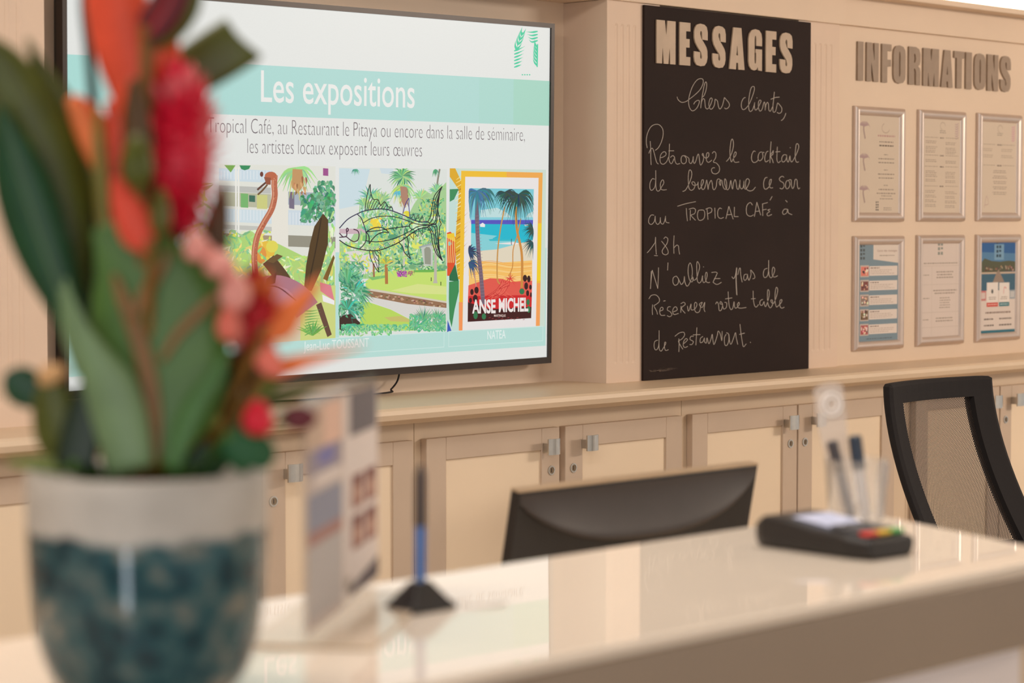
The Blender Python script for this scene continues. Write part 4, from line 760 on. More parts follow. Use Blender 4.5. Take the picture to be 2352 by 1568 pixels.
# ------------------------------------------------------------------ mesh office chair
ch = thing('office_chair', 'black office chair with see-through mesh back behind the counter', 'chair', (4.50, 2.72, 0))
def chy(z):
    t = max(0, (1.035-z))/.34; return 3.0-.115*t**1.7+.02*math.exp(-((z-1.035)/.03)**2)*0
def chx(z, s): t = max(0, 1.035-z)/.34; return 4.4975+s*(.2155+.012*t)
def backpt(u, z, y=0): s = u*2-1; return Vector((chx(z, s), chy(z)+.034*(1-s*s)-.014+y, z))
M_fab = mat('black_woven_fabric', (27, 23, 25), .85, var=.25, scale=700, bump=.3)
Us = [0, .004, .03, .075, .12, .16, .16001]+[.2+.6*j/8 for j in range(9)]+[.83999, .84, .88, .925, .97, .996, 1]
Zs = [1.036, 1.0345, 1.028, 1.01, .993, .989, .98899]+[.97-.3*j/12 for j in range(13)]+[.655, .6549, .62, .60]
mb = MB(); nu_ = len(Us)
def rim(i, j):                                # rounded thickness of the padded frame
    u, z = Us[j], Zs[i]; e = min(1, min(u, 1-u)/.03, (1.036-z)/.008+.15); inn = min(1, 1.0)
    return .004+.010*max(0, e)**.5
for sg in (-1, 1):
    for i in range(len(Zs)):
        for j in range(nu_):
            z_ = Zs[i]-.007*max(0, (abs(Us[j]*2-1)-.9)/.1)**3*(1 if i < 4 else 0); mb.v.append(tuple(backpt(Us[j], z_, sg*rim(i, j))))
NB = len(Zs)*nu_
def solid(i, j): return not (.16 <= (Us[j]+Us[j+1])/2 <= .84 and .655 <= (Zs[i]+Zs[i+1])/2 <= .989)
for i in range(len(Zs)-1):
    for j in range(nu_-1):
        if not solid(i, j): continue
        a = i*nu_+j; q = (a, a+1, a+nu_+1, a+nu_); mb.f += [q, tuple(NB+t for t in q[::-1])]
        for di, dj, e0_, e1_ in ((-1, 0, a, a+1), (1, 0, a+nu_, a+nu_+1), (0, -1, a, a+nu_), (0, 1, a+1, a+nu_+1)):
            ii, jj = i+di, j+dj
            if not (0 <= ii < len(Zs)-1 and 0 <= jj < nu_-1) or not solid(ii, jj): mb.f.append((e0_, e1_, e1_+NB, e0_+NB))
mb.obj('back_frame', M_fab, ch, smooth=False)
# woven mesh: procedural holes in real fabric
mm = bpy.data.materials.new('mesh_weave'); mm.use_nodes = True; nt = mm.node_tree; nt.nodes.clear()
tc = nt.nodes.new('ShaderNodeTexCoord'); sp = nt.nodes.new('ShaderNodeSeparateXYZ'); nt.links.new(tc.outputs['Object'], sp.inputs[0])
def mth(op, a, b_=None):
    n_ = nt.nodes.new('ShaderNodeMath'); n_.operation = op
    for i, v in enumerate((a, b_)):
        if v is None: continue
        if isinstance(v, (int, float)): n_.inputs[i].default_value = v
        else: nt.links.new(v, n_.inputs[i])
    return n_.outputs[0]
k = 2*pi/.0058
ax = mth('COSINE', mth('MULTIPLY', sp.outputs[0], k)); az = mth('COSINE', mth('MULTIPLY', sp.outputs[2], k*1.0))
pr = mth('MULTIPLY', ax, az); hole = mth('GREATER_THAN', pr, .12)
em = nt.nodes.new('ShaderNodeBsdfPrincipled'); em.inputs['Base Color'].default_value = lin((52, 42, 38)); em.inputs['Roughness'].default_value = .7
trn = nt.nodes.new('ShaderNodeBsdfTransparent'); mx = nt.nodes.new('ShaderNodeMixShader'); out = nt.nodes.new('ShaderNodeOutputMaterial')
nt.links.new(hole, mx.inputs[0]); nt.links.new(em.outputs[0], mx.inputs[1]); nt.links.new(trn.outputs[0], mx.inputs[2]); nt.links.new(mx.outputs[0], out.inputs[0])
MB().grid([[backpt(.15+.70*j/10, .993-.345*i/14, .0) for j in range(11)] for i in range(15)]).obj('mesh_back', mm, ch, smooth=True)
st = MB().grid([[Vector((4.4975+.235*cos(a)*abs(cos(a))**-.4 if abs(cos(a)) > 1e-3 else 4.4975, 2.66+.225*sin(a)*(abs(sin(a))+1e-3)**-.4, z)) for a in [2*pi*i/32+.01 for i in range(32)]] for z in (.455, .47, .515, .53)], True, True)
st.obj('seat', M_fab, ch, bevel=.006)
MB().tube([(4.4975, 2.66, .09), (4.4975, 2.66, .455)], .028, 16).obj('gas_lift', M_black, ch)
MB().box((4.46, 2.84, .43), (4.535, 2.91, .66)).obj('back_bracket', M_black, ch)
for q in range(5):
    a = q*2*pi/5+.3; e = Vector((4.4975+.30*cos(a), 2.66+.30*sin(a), .075)); MB().tube([(4.4975, 2.66, .10), e], [.03, .016], 8).obj('base_arm', M_black, ch)
    MB().tube([e+Vector((-sin(a)*.02, cos(a)*.02, -.045)), e+Vector((sin(a)*.02, -cos(a)*.02, -.045))], .029, 16).obj('castor', M_black, ch)

# ------------------------------------------------------------------ small things on the counter
# payment terminal
pt = thing('payment_terminal', 'black card payment terminal lying on the counter near the pens', 'card terminal', (1.955, 1.43, CT))
PR = Matrix.Translation((1.906, 1.352, CT+.0005)) @ Matrix.Rotation(radians(-4), 4, 'Z')
ns = [(0, .021), (.03, .024), (.07, .027), (.115, .034), (.145, .034), (.158, .026)]
b = MB(); rows = []
for y, h in ns:
    wv = .005 if y in (0, .158) else 0
    rows.append([PR @ Vector(p) for p in ((wv+.004, y, 0), (.084-wv-.004, y, 0), (.084-wv, y, .010), (.084-wv, y, h-.004), (.080-wv, y, h), (.004+wv, y, h), (wv, y, h-.004), (wv, y, .010))])
b.grid(rows, True, True).obj('casing', M_black, pt, bevel=.003)
F = Flat(lambda x, y, o: PR @ Vector((x, y, (.0225+y*.085 if y < .07 else .0272+(y-.07)*.155)+.0012+o)))
F.poly([(.012, .058), (.073, .058), (.073, .112), (.012, .112)], (214, 210, 226)); F.build('display', M_scr, pt)
for i, c in enumerate(((220, 60, 50), (236, 190, 60), (70, 170, 80))):
    MB().box((.012+i*.021, .008, .0235), (.030+i*.021, .020, .0275), PR).obj('key', mat('key_%d' % i, c, .4), pt, bevel=.001)
for r_ in range(3):
    for i in range(3): MB().box((.013+i*.021, .024+r_*.0135, .0245+r_*.0012), (.029+i*.021, .0335+r_*.0135, .0282+r_*.0012), PR).obj('key', mat('number_key', (96, 96, 100), .4), pt, bevel=.001)
# clear beaker with pens and a clear wand
cx, cy = 2.118, 1.518
cup = thing('pen_beaker', 'clear acrylic beaker holding pens behind the card terminal', 'cup', (cx, cy, CT))
rr = .030
b = MB().lathe((cx, cy, CT), [(.001, .0008), (rr-.002, .0008), (rr, .003), (rr+.005, .078), (rr+.0065, .0795), (rr+.003, .0795), (rr-.0015, .005), (.001, .0045)], 40, False); b.obj('beaker', M_acryl, cup, smooth=True)
def stick(name, label, cat, p0, p1, r, m, cap=None, seg=12, tipm=None):
    t = thing(name, label, cat, tuple(p0)); p0, p1 = Vector(p0), Vector(p1); d = p1-p0
    MB().tube([p0, p0+d*.05, p0+d*.6], [r*.4, r, r], seg).obj('barrel', m, t, smooth=False)
    MB().tube([p0+d*.603, p1-d*.02, p1], [r*1.15, r*1.15, r*.8], seg).obj('cap', cap or m, t)
    return t
def at(px, py, Z): return sight(px, py, Z)
Zc = 2.60
M_clearg = clear('frosted_clear_plastic', (190, 190, 198), .45)
stick('marker_pen', 'grey marker with dark navy cap standing in the clear beaker', 'pen', at(1988, 1194, Zc), at(1963, 1000, Zc), .0068, M_clearg, mat('dark_navy_plastic', (40, 50, 66), .4))
stick('ballpoint_pen', 'slim dark grey pen leaning left in the clear beaker', 'pen', at(1956, 1192, 2.585), at(1910, 1012, 2.585), .0056, mat('grey_plastic', (104, 104, 112), .35), mat('charcoal_plastic', (64, 58, 62), .4))
stick('clear_pen', 'transparent pen with orange tip leaning at the right of the beaker', 'pen', at(2020, 1194, 2.61), at(2030, 1060, 2.61), .0052, M_clearg, M_clearg)
wd = thing('clear_tag', 'tall clear plastic tag with rounded head standing in the beaker', 'tag', tuple(at(1950, 1192, 2.63)))
cl = [at(1952, 1190, 2.63), at(1925, 1060, 2.63), at(1912, 980, 2.63), at(1903, 900, 2.63)]
def slab(cl, hws, th):
    rows = []
    for i, p in enumerate(cl):
        t = (cl[min(i+1, len(cl)-1)]-cl[max(i-1, 0)]).normalized(); n_ = t.cross(FW).normalized()
        rows.append([p+n_*hws[i]-FW*th, p-n_*hws[i]-FW*th, p-n_*hws[i]+FW*th, p+n_*hws[i]+FW*th])
    return MB().grid(rows, True, True)
pts = smooth_pts(cl+[at(1900, 880, 2.63)], 4); hh = [.010+.007*min(1, i/9) for i in range(len(pts))]; hh[-1] = .006; hh[-2] = .011; hh[-3] = .015
M_tag = clear('milky_clear_plastic', (226, 214, 206), .42)
slab(pts, hh, .0012).obj('strip', M_tag, wd)
b = MB(); ce_ = at(1910, 928, 2.628)
for r_ in (.012, .007):
    ps = [ce_+RT*r_*cos(2*pi*i/20)+UP*r_*1.1*sin(2*pi*i/20) for i in range(21)]; b.tube(ps, .0012, 8, False)
b.obj('round_clip', mat('clip_plastic', (240, 236, 234), .2), wd, smooth=True)
# counter pen on its stand
ps = thing('counter_pen', 'blue counter pen standing upright on a black base', 'pen', (1.388, 1.470, CT))
b = MB(); bx, by = 1.388, 1.470
b.grid([[Vector((bx+s_*a, by+s_*b_, CT+z)) for a, b_ in ((-.027, -.02), (.027, -.02), (.03, 0), (.027, .02), (-.027, .02), (-.03, 0))] for s_, z in ((1, .0005), (1, .004), (.78, .010), (.42, .022), (.30, .026))], True, True)
b.obj('base', M_black, ps, bevel=.001)
e0 = Vector((bx, by, CT+.020)); 
zt = 1.05+.1305
ee = Vector((bx+.001, by, zt)); 
q1 = e0.lerp(ee, .50)
MB().tube([e0, e0+Vector((0, 0, .004)), q1], [.0034, .0047, .0047], 14).obj('barrel', mat('blue_plastic', (66, 116, 186), .35), ps)
MB().tube([q1+Vector((0, 0, .0003)), q1.lerp(ee, .82), ee], [.0054, .0050, .0022], 14).obj('pen_cap', mat('dark_pen', (70, 62, 62), .35), ps)
b = MB(); 
for i in range(22):
    t = i/21; c = Vector((bx+.027+t*.060, by-.028*sin(t*2.6)-.008, CT+.0018+.006*max(0, 1-t*6))); 
    b.lathe(c, [(.0002, -.0015), (.0013, -.0008), (.0013, .0008), (.0002, .0015)], 8)
b.obj('ball_chain', M_steel, ps)
# twin leaflet stand
ls = thing('leaflet_stand', 'acrylic stand with two photo leaflets side by side beside the plant pot', 'leaflet holder', (1.32, 1.49, CT))
pA = Vector((1.192, 1.397, CT)); pB = Vector((1.424, 1.566, CT)); dl = (pB-pA); LL = dl.length; du = dl.normalized(); dn = Vector((du.y, -du.x, 0))
dn = dn if dn.dot(FW) < 0 else -dn
def lp_(u, z, o=0): return pA+du*u*LL+Vector((0, 0, z))+dn*o
def lbox(u0, u1, z0, z1, o0, o1):
    b = MB(); b.v = [tuple(lp_(u, z, o)) for o in (o0, o1) for u, z in ((u0, z0), (u1, z0), (u1, z1), (u0, z1))]
    b.f = [(0,3,2,1),(4,5,6,7),(0,1,5,4),(1,2,6,5),(2,3,7,6),(3,0,4,7)]; return b
lbox(0, 1, .004, .205, -.0035, -.0012).obj('back_plate', M_acryl, ls)
lbox(0, 1, .0006, .0036, -.055, .055).obj('foot_plate', mat('beige_acrylic_foot', (216, 196, 172), .1), ls, bevel=.001)
F = Flat(lambda u, v, o: lp_(u, v*.193+.004, .0005+o)); F.down = False
R = F.rect
R(0, .04, .47, 1, (190, 176, 170)); R(.48, .06, 1, 1, (218, 206, 200))
F.layer = 1
R(.0, .80, .22, .98, (196, 170, 150)); R(.22, .78, .46, .99, (222, 184, 164)); R(.01, .70, .46, .81, (150, 140, 150)); R(.14, .73, .36, .80, (120, 118, 170)); R(.10, .64, .46, .70, (214, 202, 196)); R(.01, .46, .46, .62, (138, 140, 156)); R(.01, .40, .46, .46, (160, 120, 112)); R(.01, .08, .46, .40, (176, 170, 168))
R(.57, .80, .98, 1, (104, 98, 102)); 
for u in (.60, .80):
    for v in (.46, .27): R(u, v, u+.17, v+.155, (150, 100, 88)); R(u+.05, v+.03, u+.13, v+.10, (196, 160, 140)); R(u+.02, v+.10, u+.15, v+.15, (120, 72, 64))
F.poly([(.56, .07), (1, .07), (1, .17), (.56, .10)], (84, 74, 80)); R(.5, .10, .58, .16, (160, 150, 140))
F.build('leaflets', M_print, ls)

# ------------------------------------------------------------------ vase
vc = Vector((.9903, 1.3379, CT)); VZ = 1.65; kx = VZ/FPX
va = thing('ceramic_vase', 'ceramic plant pot, chalky grey top band over mottled teal glaze', 'vase', tuple(vc))
pf = [(.0005, .0006), (.050, .0006), (.058, .004), (.0662, .012), (.0726, .022), (.0774, .034), (.0810, .048), (.0836, .066), (.0852, .085), (.0864, .108), (.0871, .130), (.0873, .150), (.0871, .1655), (.085, .1675), (.081, .1665), (.079, .150), (.070, .06), (.055, .02), (.0005, .012)]
vm = bpy.data.materials.new('vase_glaze'); vm.use_nodes = True; nt = vm.node_tree; bs = nt.nodes['Principled BSDF']
tc = nt.nodes.new('ShaderNodeTexCoord'); sp = nt.nodes.new('ShaderNodeSeparateXYZ'); nt.links.new(tc.outputs['Object'], sp.inputs[0])
n1 = nt.nodes.new('ShaderNodeTexNoise'); n1.inputs['Scale'].default_value = 45; n1.inputs['Detail'].default_value = 4; nt.links.new(tc.outputs['Object'], n1.inputs['Vector'])
n2 = nt.nodes.new('ShaderNodeTexNoise'); n2.inputs['Scale'].default_value = 42; n2.inputs['Detail'].default_value = 5; nt.links.new(tc.outputs['Object'], n2.inputs['Vector'])
n3 = nt.nodes.new('ShaderNodeTexNoise'); n3.inputs['Scale'].default_value = 22; nt.links.new(tc.outputs['Object'], n3.inputs['Vector'])
def ramp(src, stops):
    r = nt.nodes.new('ShaderNodeValToRGB'); e = r.color_ramp.elements
    e[0].position, e[0].color = stops[0][0], lin(stops[0][1]); e[1].position, e[1].color = stops[-1][0], lin(stops[-1][1])
    for p, c in stops[1:-1]: x = e.new(p); x.color = lin(c)
    nt.links.new(src, r.inputs['Fac']); return r.outputs['Color']
teal = ramp(n2.outputs['Fac'], [(.36, (4, 44, 54)), (.45, (8, 66, 76)), (.52, (50, 86, 90)), (.61, (88, 100, 98)), (.72, (144, 136, 120))])
grey = ramp(n3.outputs['Fac'], [(.3, (176, 170, 162)), (.7, (196, 190, 182))])
mz = nt.nodes.new('ShaderNodeMath'); mz.operation = 'MULTIPLY_ADD'; nt.links.new(n1.outputs['Fac'], mz.inputs[0]); mz.inputs[1].default_value = .022; nt.links.new(sp.outputs[2], mz.inputs[2])
gt = nt.nodes.new('ShaderNodeMapRange'); nt.links.new(mz.outputs[0], gt.inputs[0]); gt.inputs[1].default_value = .133; gt.inputs[2].default_value = .139
mxn = nt.nodes.new('ShaderNodeMix'); mxn.data_type = 'RGBA'; nt.links.new(gt.outputs[0], mxn.inputs[0]); nt.links.new(teal, mxn.inputs[6]); nt.links.new(grey, mxn.inputs[7]); nt.links.new(mxn.outputs[2], bs.inputs['Base Color'])
rg = nt.nodes.new('ShaderNodeMapRange'); nt.links.new(gt.outputs[0], rg.inputs[0]); rg.inputs[3].default_value = .09; rg.inputs[4].default_value = .75; nt.links.new(rg.outputs[0], bs.inputs['Roughness'])
b = MB().lathe(vc, pf, 64, False); b.obj('pot', vm, va, smooth=True)
MB().lathe(vc, [(.0005, .148), (.078, .148), (.078, .150), (.0005, .152)], 40, False).obj('soil', mat('dark_soil', (40, 34, 24), .9, var=.4, scale=200, bump=.5), va)

# ------------------------------------------------------------------ bouquet
# every stem starts inside the pot; c is how far (m) it leans towards the viewer
def vp(px, py, c=0.): return sight(px, py, VZ-c)
def leafmat(name, rgb, rough=.42): return mat(name, rgb, rough, var=.16, scale=28, bump=.1, spec=.4)
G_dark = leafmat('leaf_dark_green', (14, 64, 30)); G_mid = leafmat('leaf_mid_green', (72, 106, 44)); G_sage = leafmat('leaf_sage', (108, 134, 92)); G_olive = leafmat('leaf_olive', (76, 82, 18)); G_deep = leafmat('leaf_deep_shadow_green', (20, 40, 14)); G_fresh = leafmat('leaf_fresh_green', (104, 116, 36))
R_or = leafmat('bract_orange_red', (220, 78, 50)); R_cr = leafmat('petal_crimson', (222, 18, 56)); R_pk = leafmat('petal_pink', (226, 96, 104)); R_mar = leafmat('bract_maroon', (92, 10, 24)); R_dk = leafmat('petal_deep_red', (200, 20, 36)); R_tan = leafmat('bud_tan', (206, 160, 110)); R_stem = leafmat('stem_brown', (124, 84, 30)); R_org = leafmat('petal_orange', (236, 124, 66)); R_ol2 = leafmat('bract_olive_brown', (84, 56, 18))
def blade_mesh(pts, c0, c1, cup=.25, k=4):
    """pts: (px, py, half width px); a curved leaf surface with real thickness"""
    P3 = smooth_pts([Vector(p) for p in pts], k); n = len(P3); rows = []; nv = 6
    for i, q in enumerate(P3):
        t = i/(n-1); a = P3[max(i-1, 0)]; b_ = P3[min(i+1, n-1)]; d = Vector((b_.x-a.x, b_.y-a.y)); d = d.normalized() if d.length > 1e-6 else Vector((0, 1))
        nn = Vector((-d.y, d.x)); w_ = max(q.z, .6); c = c0+(c1-c0)*t; fr_, bk = [], []
        for j in range(nv+1):
            s = j/nv*2-1; x, y = q.x+nn.x*w_*s, q.y+nn.y*w_*s; cc = c-cup*w_*kx*(s*s)
            fr_.append(vp(x, y, cc)); bk.append(vp(x, y, cc-.0008))
        rows.append(fr_+bk[::-1])
    return MB().grid(rows, True, True)
def leaf(name, label, cat, pts, m, c0=0., c1=0., cup=.3, stem=True, vein=None, sm=None, group=None):
    base = vp(pts[0][0], pts[0][1], c0)
    t = thing(name, label, cat, tuple(base), group)
    blade_mesh(pts, c0, c1, cup).obj('blade', m, t, smooth=True)
    if vein:
        v = [(x, y, vein[0]*(1-.7*i/(len(pts)-1))) for i, (x, y, w_) in enumerate(pts)]
        blade_mesh(v, c0+.0012, c1+.0012, 0.).obj('midrib', vein[1], t, smooth=True)
    if stem:
        x = min(430, max(250, 338+(pts[0][0]-338)*.5))
        MB().tube(smooth_pts([vp(x, 1118, 0.0), vp(x*.5+pts[0][0]*.5, 1118*.5+pts[0][1]*.5, c0*.5), base, base.lerp(vp(pts[1][0], pts[1][1], c0+(c1-c0)/len(pts)), .25)], 4), [.003]*13, 8).obj('stem', sm or G_mid, t, smooth=True)
    return t
leaf('leaf', 'broad olive-green leaf arching from the pot to the upper left edge', 'leaf', [(175, 700, 20), (150, 560, 60), (100, 400, 90), (45, 260, 88), (-10, 150, 62), (-60, 70, 8)], G_olive, -.01, .02, .3, vein=(5, G_fresh))
leaf('leaf', 'dark green broad leaf low along the left side of the flowers', 'leaf', [(190, 800, 14), (150, 700, 42), (110, 600, 62), (72, 490, 70), (40, 390, 60), (12, 290, 26), (0, 240, 4)], G_dark, .02, .03, .3, vein=(4, G_mid))
leaf('leaf', 'narrow olive leaf crossing diagonally at upper left', 'leaf', [(240, 470, 18), (190, 330, 24), (140, 230, 26), (90, 150, 18), (62, 88, 4)], G_olive, -.02, -.02, .2)
leaf('leaf', 'trimmed dark olive leaf with squared end at top beside the screen', 'leaf', [(330, 300, 10), (380, 230, 34), (430, 172, 56), (490, 132, 62), (548, 96, 62), (556, 90, 58)], G_olive, -.04, -.05, .1)
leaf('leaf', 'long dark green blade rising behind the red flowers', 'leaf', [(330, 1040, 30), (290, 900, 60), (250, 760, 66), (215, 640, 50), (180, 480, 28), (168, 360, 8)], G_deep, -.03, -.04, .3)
cl_ = leaf('leaf', 'large central green leaf with branching brown midrib in front of the pot', 'leaf', [(352, 1075, 20), (365, 980, 105), (385, 880, 135), (375, 780, 150), (345, 680, 150), (300, 600, 105), (255, 555, 60), (215, 530, 10)], G_mid, .05, .045, .12, stem=False)
blade_mesh([(350, 1075, 16), (352, 950, 19), (335, 840, 20), (305, 740, 18), (280, 680, 14), (262, 630, 6)], .052, .050, .05).obj('midrib', R_stem, cl_, smooth=True)
for q in ([(305, 735, 8), (335, 670, 15), (372, 610, 12), (388, 572, 4)], [(370, 830, 6), (410, 765, 11), (470, 705, 12), (525, 655, 4)]): blade_mesh(q, .0535, .054, .05).obj('vein', R_stem, cl_, smooth=True)
leaf('leaf', 'pale sage leaf bending left out of the pot', 'leaf', [(302, 1078, 52), (282, 990, 62), (256, 900, 62), (220, 830, 42), (186, 760, 22), (160, 690, 12), (150, 640, 3)], G_sage, .065, .06, .2, stem=False)
leaf('leaf', 'rounded olive and green leaf over the left rim', 'leaf', [(190, 1070, 36), (150, 1010, 62), (130, 950, 58), (118, 900, 40), (112, 866, 14)], G_olive, .045, .05, .35)
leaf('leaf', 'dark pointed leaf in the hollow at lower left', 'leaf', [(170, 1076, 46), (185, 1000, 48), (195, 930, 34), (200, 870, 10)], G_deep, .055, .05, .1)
leaf('leaf', 'small round dark green leaf at the far left', 'leaf', [(110, 930, 14), (78, 905, 40), (50, 885, 46), (26, 868, 34), (12, 858, 8)], G_dark, .02, .02, .2)
leaf('leaf', 'slender pale green leaf beside the television edge', 'leaf', [(190, 860, 16), (168, 780, 22), (152, 720, 16), (140, 660, 5)], G_sage, .04, .03, .2)
leaf('leaf', 'yellow-green leaf tip drooping over the left rim', 'leaf', [(150, 1072, 20), (95, 1064, 18), (45, 1062, 12), (10, 1058, 3)], G_fresh, .05, .05, .1)
leaf('leaf', 'broad deep green leaf filling the right half of the pot mouth', 'leaf', [(430, 1082, 70), (450, 1010, 100), (470, 940, 96), (490, 870, 66), (500, 810, 16)], leafmat('leaf_bottle_green', (30, 66, 26)), .02, .0, .2)
leaf('leaf', 'green leaf hanging over the right rim under the berry', 'leaf', [(520, 1000, 30), (560, 1030, 52), (598, 1050, 44), (612, 1076, 10)], leafmat('leaf_blue_green', (34, 84, 48)), .05, .06, .25)
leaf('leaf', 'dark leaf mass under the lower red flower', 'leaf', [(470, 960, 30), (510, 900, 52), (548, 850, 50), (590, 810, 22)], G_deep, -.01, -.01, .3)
leaf('leaf', 'thin green sprig pointing right above the maroon leaf', 'leaf', [(560, 960, 12), (620, 920, 18), (680, 900, 16), (735, 885, 4)], G_olive, .0, -.01, .2)
leaf('leaf', 'short olive sprig between berry and lower flower', 'leaf', [(560, 940, 12), (590, 900, 20), (628, 872, 18), (650, 845, 4)], G_fresh, .01, .0, .2)
leaf('leaf', 'pointed maroon leaf to the right of the berry', 'leaf', [(640, 970, 8), (665, 962, 26), (700, 960, 28), (728, 958, 8)], R_mar, .03, .03, .3)
leaf('leaf', 'brownish upright bract right of the crimson flower', 'leaf', [(470, 760, 14), (480, 640, 34), (490, 560, 36), (505, 480, 24), (515, 420, 6)], R_ol2, -.02, -.02, .3)
leaf('leaf', 'bright green side leaf low in front of the pot mouth', 'leaf', [(395, 1080, 14), (420, 1000, 26), (450, 930, 28), (490, 870, 20), (520, 810, 6)], leafmat('leaf_grass_green', (62, 104, 46)), .07, .06, .2, stem=False)
leaf('leaf', 'ochre curled leaf low in the centre right', 'leaf', [(420, 1030, 18), (440, 985, 34), (476, 962, 30), (510, 975, 8)], leafmat('leaf_ochre', (124, 104, 20)), .04, .04, .3)
leaf('leaf', 'light green stalk leaf standing inside the orange bracts', 'leaf', [(260, 640, 10), (240, 520, 16), (232, 400, 16), (226, 300, 12), (222, 240, 4)], leafmat('leaf_ochre_green', (122, 112, 40)), .02, .02, .3)
leaf('leaf', 'narrow dark spear leaf along the left side of the screen', 'leaf', [(225, 360, 10), (215, 240, 12), (205, 120, 12), (195, 20, 12), (188, -40, 4)], G_deep, -.05, -.05, .1)
def bract(label, pts, m, c0, c1, cup=.5, edge=None):
    t = leaf('heliconia_bract', label, 'flower', pts, m, c0, c1, cup, vein=(4, edge) if edge else None, sm=R_stem); return t
bract('huge orange-red bract rising to the top edge', [(330, 330, 30), (320, 220, 62), (295, 120, 76), (270, 20, 74), (255, -60, 60)], R_or, .03, .02, .45)
bract('orange-red bract neck joining the crimson flower', [(400, 330, 18), (390, 250, 30), (376, 170, 42), (360, 110, 54), (345, 60, 50)], R_or, .02, .01, .4)
bract('dark maroon bract at the very top', [(330, 96, 10), (352, 60, 40), (382, 15, 44), (410, -45, 34)], R_mar, .045, .04, .3, edge=R_dk)
bract('olive edged bract behind the maroon one at the top', [(345, 108, 12), (385, 68, 36), (424, 10, 38), (445, -50, 22)], G_olive, .03, .03, .3)
bract('orange bract pointing down left of the crimson flower', [(276, 560, 12), (262, 470, 26), (262, 380, 30), (270, 290, 26), (250, 230, 10)], R_or, .0, .0, .4)
bract('small orange bract at the left beside the screen edge', [(240, 420, 8), (210, 340, 22), (185, 270, 24), (160, 225, 10)], R_org, .0, .0, .4)
bract('coral bract hanging above the large central leaf', [(345, 575, 12), (322, 540, 42), (292, 480, 36), (272, 432, 20), (262, 405, 4)], leafmat('bract_coral', (220, 76, 56)), .07, .06, .4)
bract('orange petal spreading right toward the sculpture photo', [(600, 760, 20), (640, 745, 38), (675, 710, 26), (712, 668, 14), (738, 632, 3)], R_org, .03, .0, .3)
bract('long thin orange petal pointing at the slide caption', [(610, 850, 12), (650, 842, 22), (710, 826, 14), (770, 812, 8), (842, 792, 2)], R_org, .03, .0, .3)
bract('salmon petal below the lower red flower', [(590, 800, 16), (610, 820, 30), (628, 846, 24), (650, 862, 6)], leafmat('petal_salmon', (226, 110, 90)), .04, .04, .3)
def bud(label, x, y, rx, ry, m, c, ang=0., name='flower_bud', stemto=None):
    ctr_ = vp(x, y, c); t = thing(name, label, 'flower bud', tuple(ctr_-UP*ry*kx)); b = MB(); rows = []
    for i in range(11):
        th = pi*i/10; r = sin(th)*(1-.25*cos(th)); rows.append([ctr_+(RT*cos(ang)+UP*sin(ang))*(rx*kx*max(r, .02)*cos(2*pi*k_/16)) + (UP*cos(ang)-RT*sin(ang))*(ry*kx*cos(th)) + FW*(rx*kx*max(r, .02)*sin(2*pi*k_/16)) for k_ in range(16)])
    b.grid(rows, True, True).obj('bud', m, t, smooth=True)
    s0 = stemto or (min(430, max(250, 338+(x-338)*.5)), 1118)
    MB().tube(smooth_pts([vp(s0[0], s0[1], 0), vp((s0[0]+x)/2, (s0[1]+y)/2+20, c*.5-.02), ctr_+FW*rx*kx*.5], 5), [.0022]*11, 8).obj('stem', G_mid, t, smooth=True)
    return t
bud('large dark olive bud overlapping the crimson flower', 315, 370, 36, 62, G_olive, .075)
bud('smaller dark olive bud below the crimson flower', 368, 486, 24, 54, leafmat('bud_dark_olive', (84, 82, 22)), .075)
bud('round red berry-like bud low at the right', 592, 958, 36, 42, leafmat('berry_red', (214, 26, 52), .3), .05)
bud('tan curled bud at the left above the rounded leaf', 118, 858, 34, 24, R_tan, .05, .4)
bud('pale pink bud between the two red flowers', 452, 566, 30, 34, leafmat('petal_pale_pink', (228, 152, 142)), .06)
bud('pink bud just above the central leaf at its right', 506, 606, 36, 30, leafmat('petal_pale_pink', (228, 152, 142)), .065)
bud('pink bud against the lower red flower', 540, 668, 34, 44, leafmat('petal_pale_pink', (228, 152, 142)), .065)
bud('orange-pink bud at the left of the lower red flower', 524, 742, 26, 40, leafmat('petal_rose', (222, 112, 96)), .065)
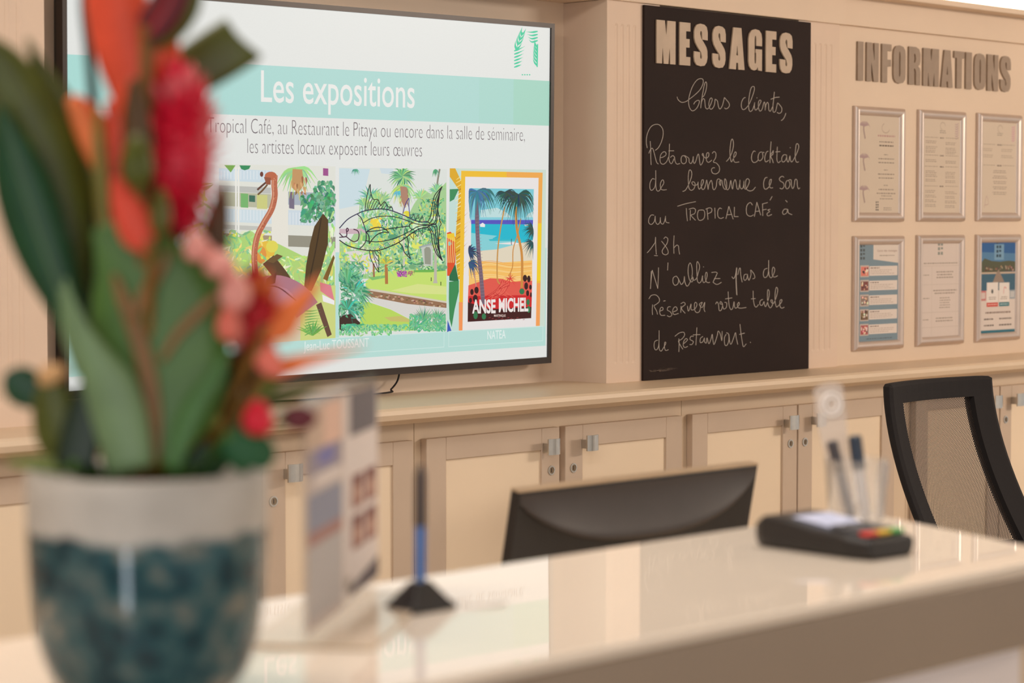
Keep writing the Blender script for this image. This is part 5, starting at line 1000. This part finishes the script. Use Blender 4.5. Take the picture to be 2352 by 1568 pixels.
def ginger(label, x, y, rx, ry, c, m, m2, n, seed):
    random.seed(seed); ctr_ = vp(x, y, c); t = thing('ginger_flower', label, 'flower', tuple(ctr_-UP*ry*kx))
    b = MB(); rows = []
    for i in range(11):
        th = pi*i/10; rows.append([ctr_+RT*(rx*.72*kx*max(sin(th), .02)*cos(2*pi*k_/18))+UP*(ry*.8*kx*cos(th))+FW*(rx*.72*kx*max(sin(th), .02)*sin(2*pi*k_/18)) for k_ in range(18)])
    b.grid(rows, True, True).obj('flower_head', m, t, smooth=True)
    for i in range(n):
        th = math.acos(1-2*(i+.5)/n); ph = i*2.39996; d = RT*sin(th)*cos(ph)+UP*cos(th)+FW*sin(th)*sin(ph)
        p0 = ctr_+RT*(rx*.62*kx*sin(th)*cos(ph))+UP*(ry*.68*kx*cos(th))+FW*(rx*.62*kx*sin(th)*sin(ph))
        tip = ctr_+RT*(rx*1.08*kx*sin(th)*cos(ph))+UP*(ry*1.08*kx*cos(th)+8*kx)+FW*(rx*1.08*kx*sin(th)*sin(ph))
        sd = d.cross(UP); sd = sd.normalized() if sd.length > .1 else RT
        wv = rx*.24*kx; up_ = sd.cross(d).normalized(); rows = []
        for k_ in range(6):
            s = k_/5; ww = wv*sin(pi*(.18+.80*s))**.8; pc = p0.lerp(tip, s)+up_*wv*.5*s*s
            rows.append([pc-sd*ww-d*ww*.3, pc+d*.0005, pc+sd*ww-d*ww*.3, pc-d*.0006-up_*.0004])
        MB().grid(rows, True, True).obj('bract', m2 if (i % 5 == 0 or sin(th)*cos(ph) > .55) else m, t, smooth=True)
    MB().tube(smooth_pts([vp(min(430, max(260, 338+(x-338)*.4)), 1118, -.01), vp((338+x)/2, (1118+y)/2, c-.04), ctr_-UP*ry*.6*kx], 5), [.005]*11, 10).obj('stem', R_stem, t, smooth=True)
ginger('large crimson ginger flower head in the upper centre of the bouquet', 413, 350, 104, 196, .015, R_cr, R_pk, 110, 3)
ginger('smaller deep red ginger flower head lower right in the bouquet', 588, 726, 70, 106, .015, R_dk, R_org, 70, 5)

bract('tall olive-brown bract standing between the orange bracts and the crimson flower', [(322, 420, 22), (318, 340, 34), (312, 260, 30), (308, 180, 12)], R_ol2, .06, .06, .4)
bract('red bract filling the gap left of the crimson flower', [(330, 560, 20), (300, 480, 40), (290, 380, 52), (292, 280, 48), (300, 200, 20)], leafmat('bract_brick', (176, 52, 30)), -.01, -.02, .3)
bract('wide orange bract behind the light green stalk leaf', [(290, 420, 14), (240, 350, 44), (205, 290, 46), (175, 240, 26), (160, 222, 8)], leafmat('bract_burnt_orange', (206, 84, 40)), -.02, -.02, .3)
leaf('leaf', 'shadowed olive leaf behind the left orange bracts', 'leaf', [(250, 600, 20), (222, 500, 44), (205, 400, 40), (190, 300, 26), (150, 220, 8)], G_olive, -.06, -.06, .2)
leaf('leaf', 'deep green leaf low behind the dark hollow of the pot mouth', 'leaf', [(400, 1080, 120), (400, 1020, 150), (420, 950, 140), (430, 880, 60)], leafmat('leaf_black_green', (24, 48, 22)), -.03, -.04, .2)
bract('rosy petals fringe along the upper right of the central leaf', [(440, 600, 14), (480, 640, 34), (515, 690, 40), (535, 750, 34), (545, 800, 8)], leafmat('petal_dusty_rose', (214, 128, 116)), .035, .03, .4)

bract('dusky rose petals tucked between the pale buds and the big central leaf', [(430, 560, 10), (470, 590, 34), (500, 640, 44), (520, 700, 40), (530, 770, 10)], leafmat('petal_dusk', (206, 122, 108)), .028, .025, .4)
bract('crimson petals spilling left under the crimson flower', [(350, 560, 12), (380, 520, 44), (400, 480, 60), (420, 440, 40)], leafmat('petal_wine', (140, 12, 34)), .02, .02, .4)
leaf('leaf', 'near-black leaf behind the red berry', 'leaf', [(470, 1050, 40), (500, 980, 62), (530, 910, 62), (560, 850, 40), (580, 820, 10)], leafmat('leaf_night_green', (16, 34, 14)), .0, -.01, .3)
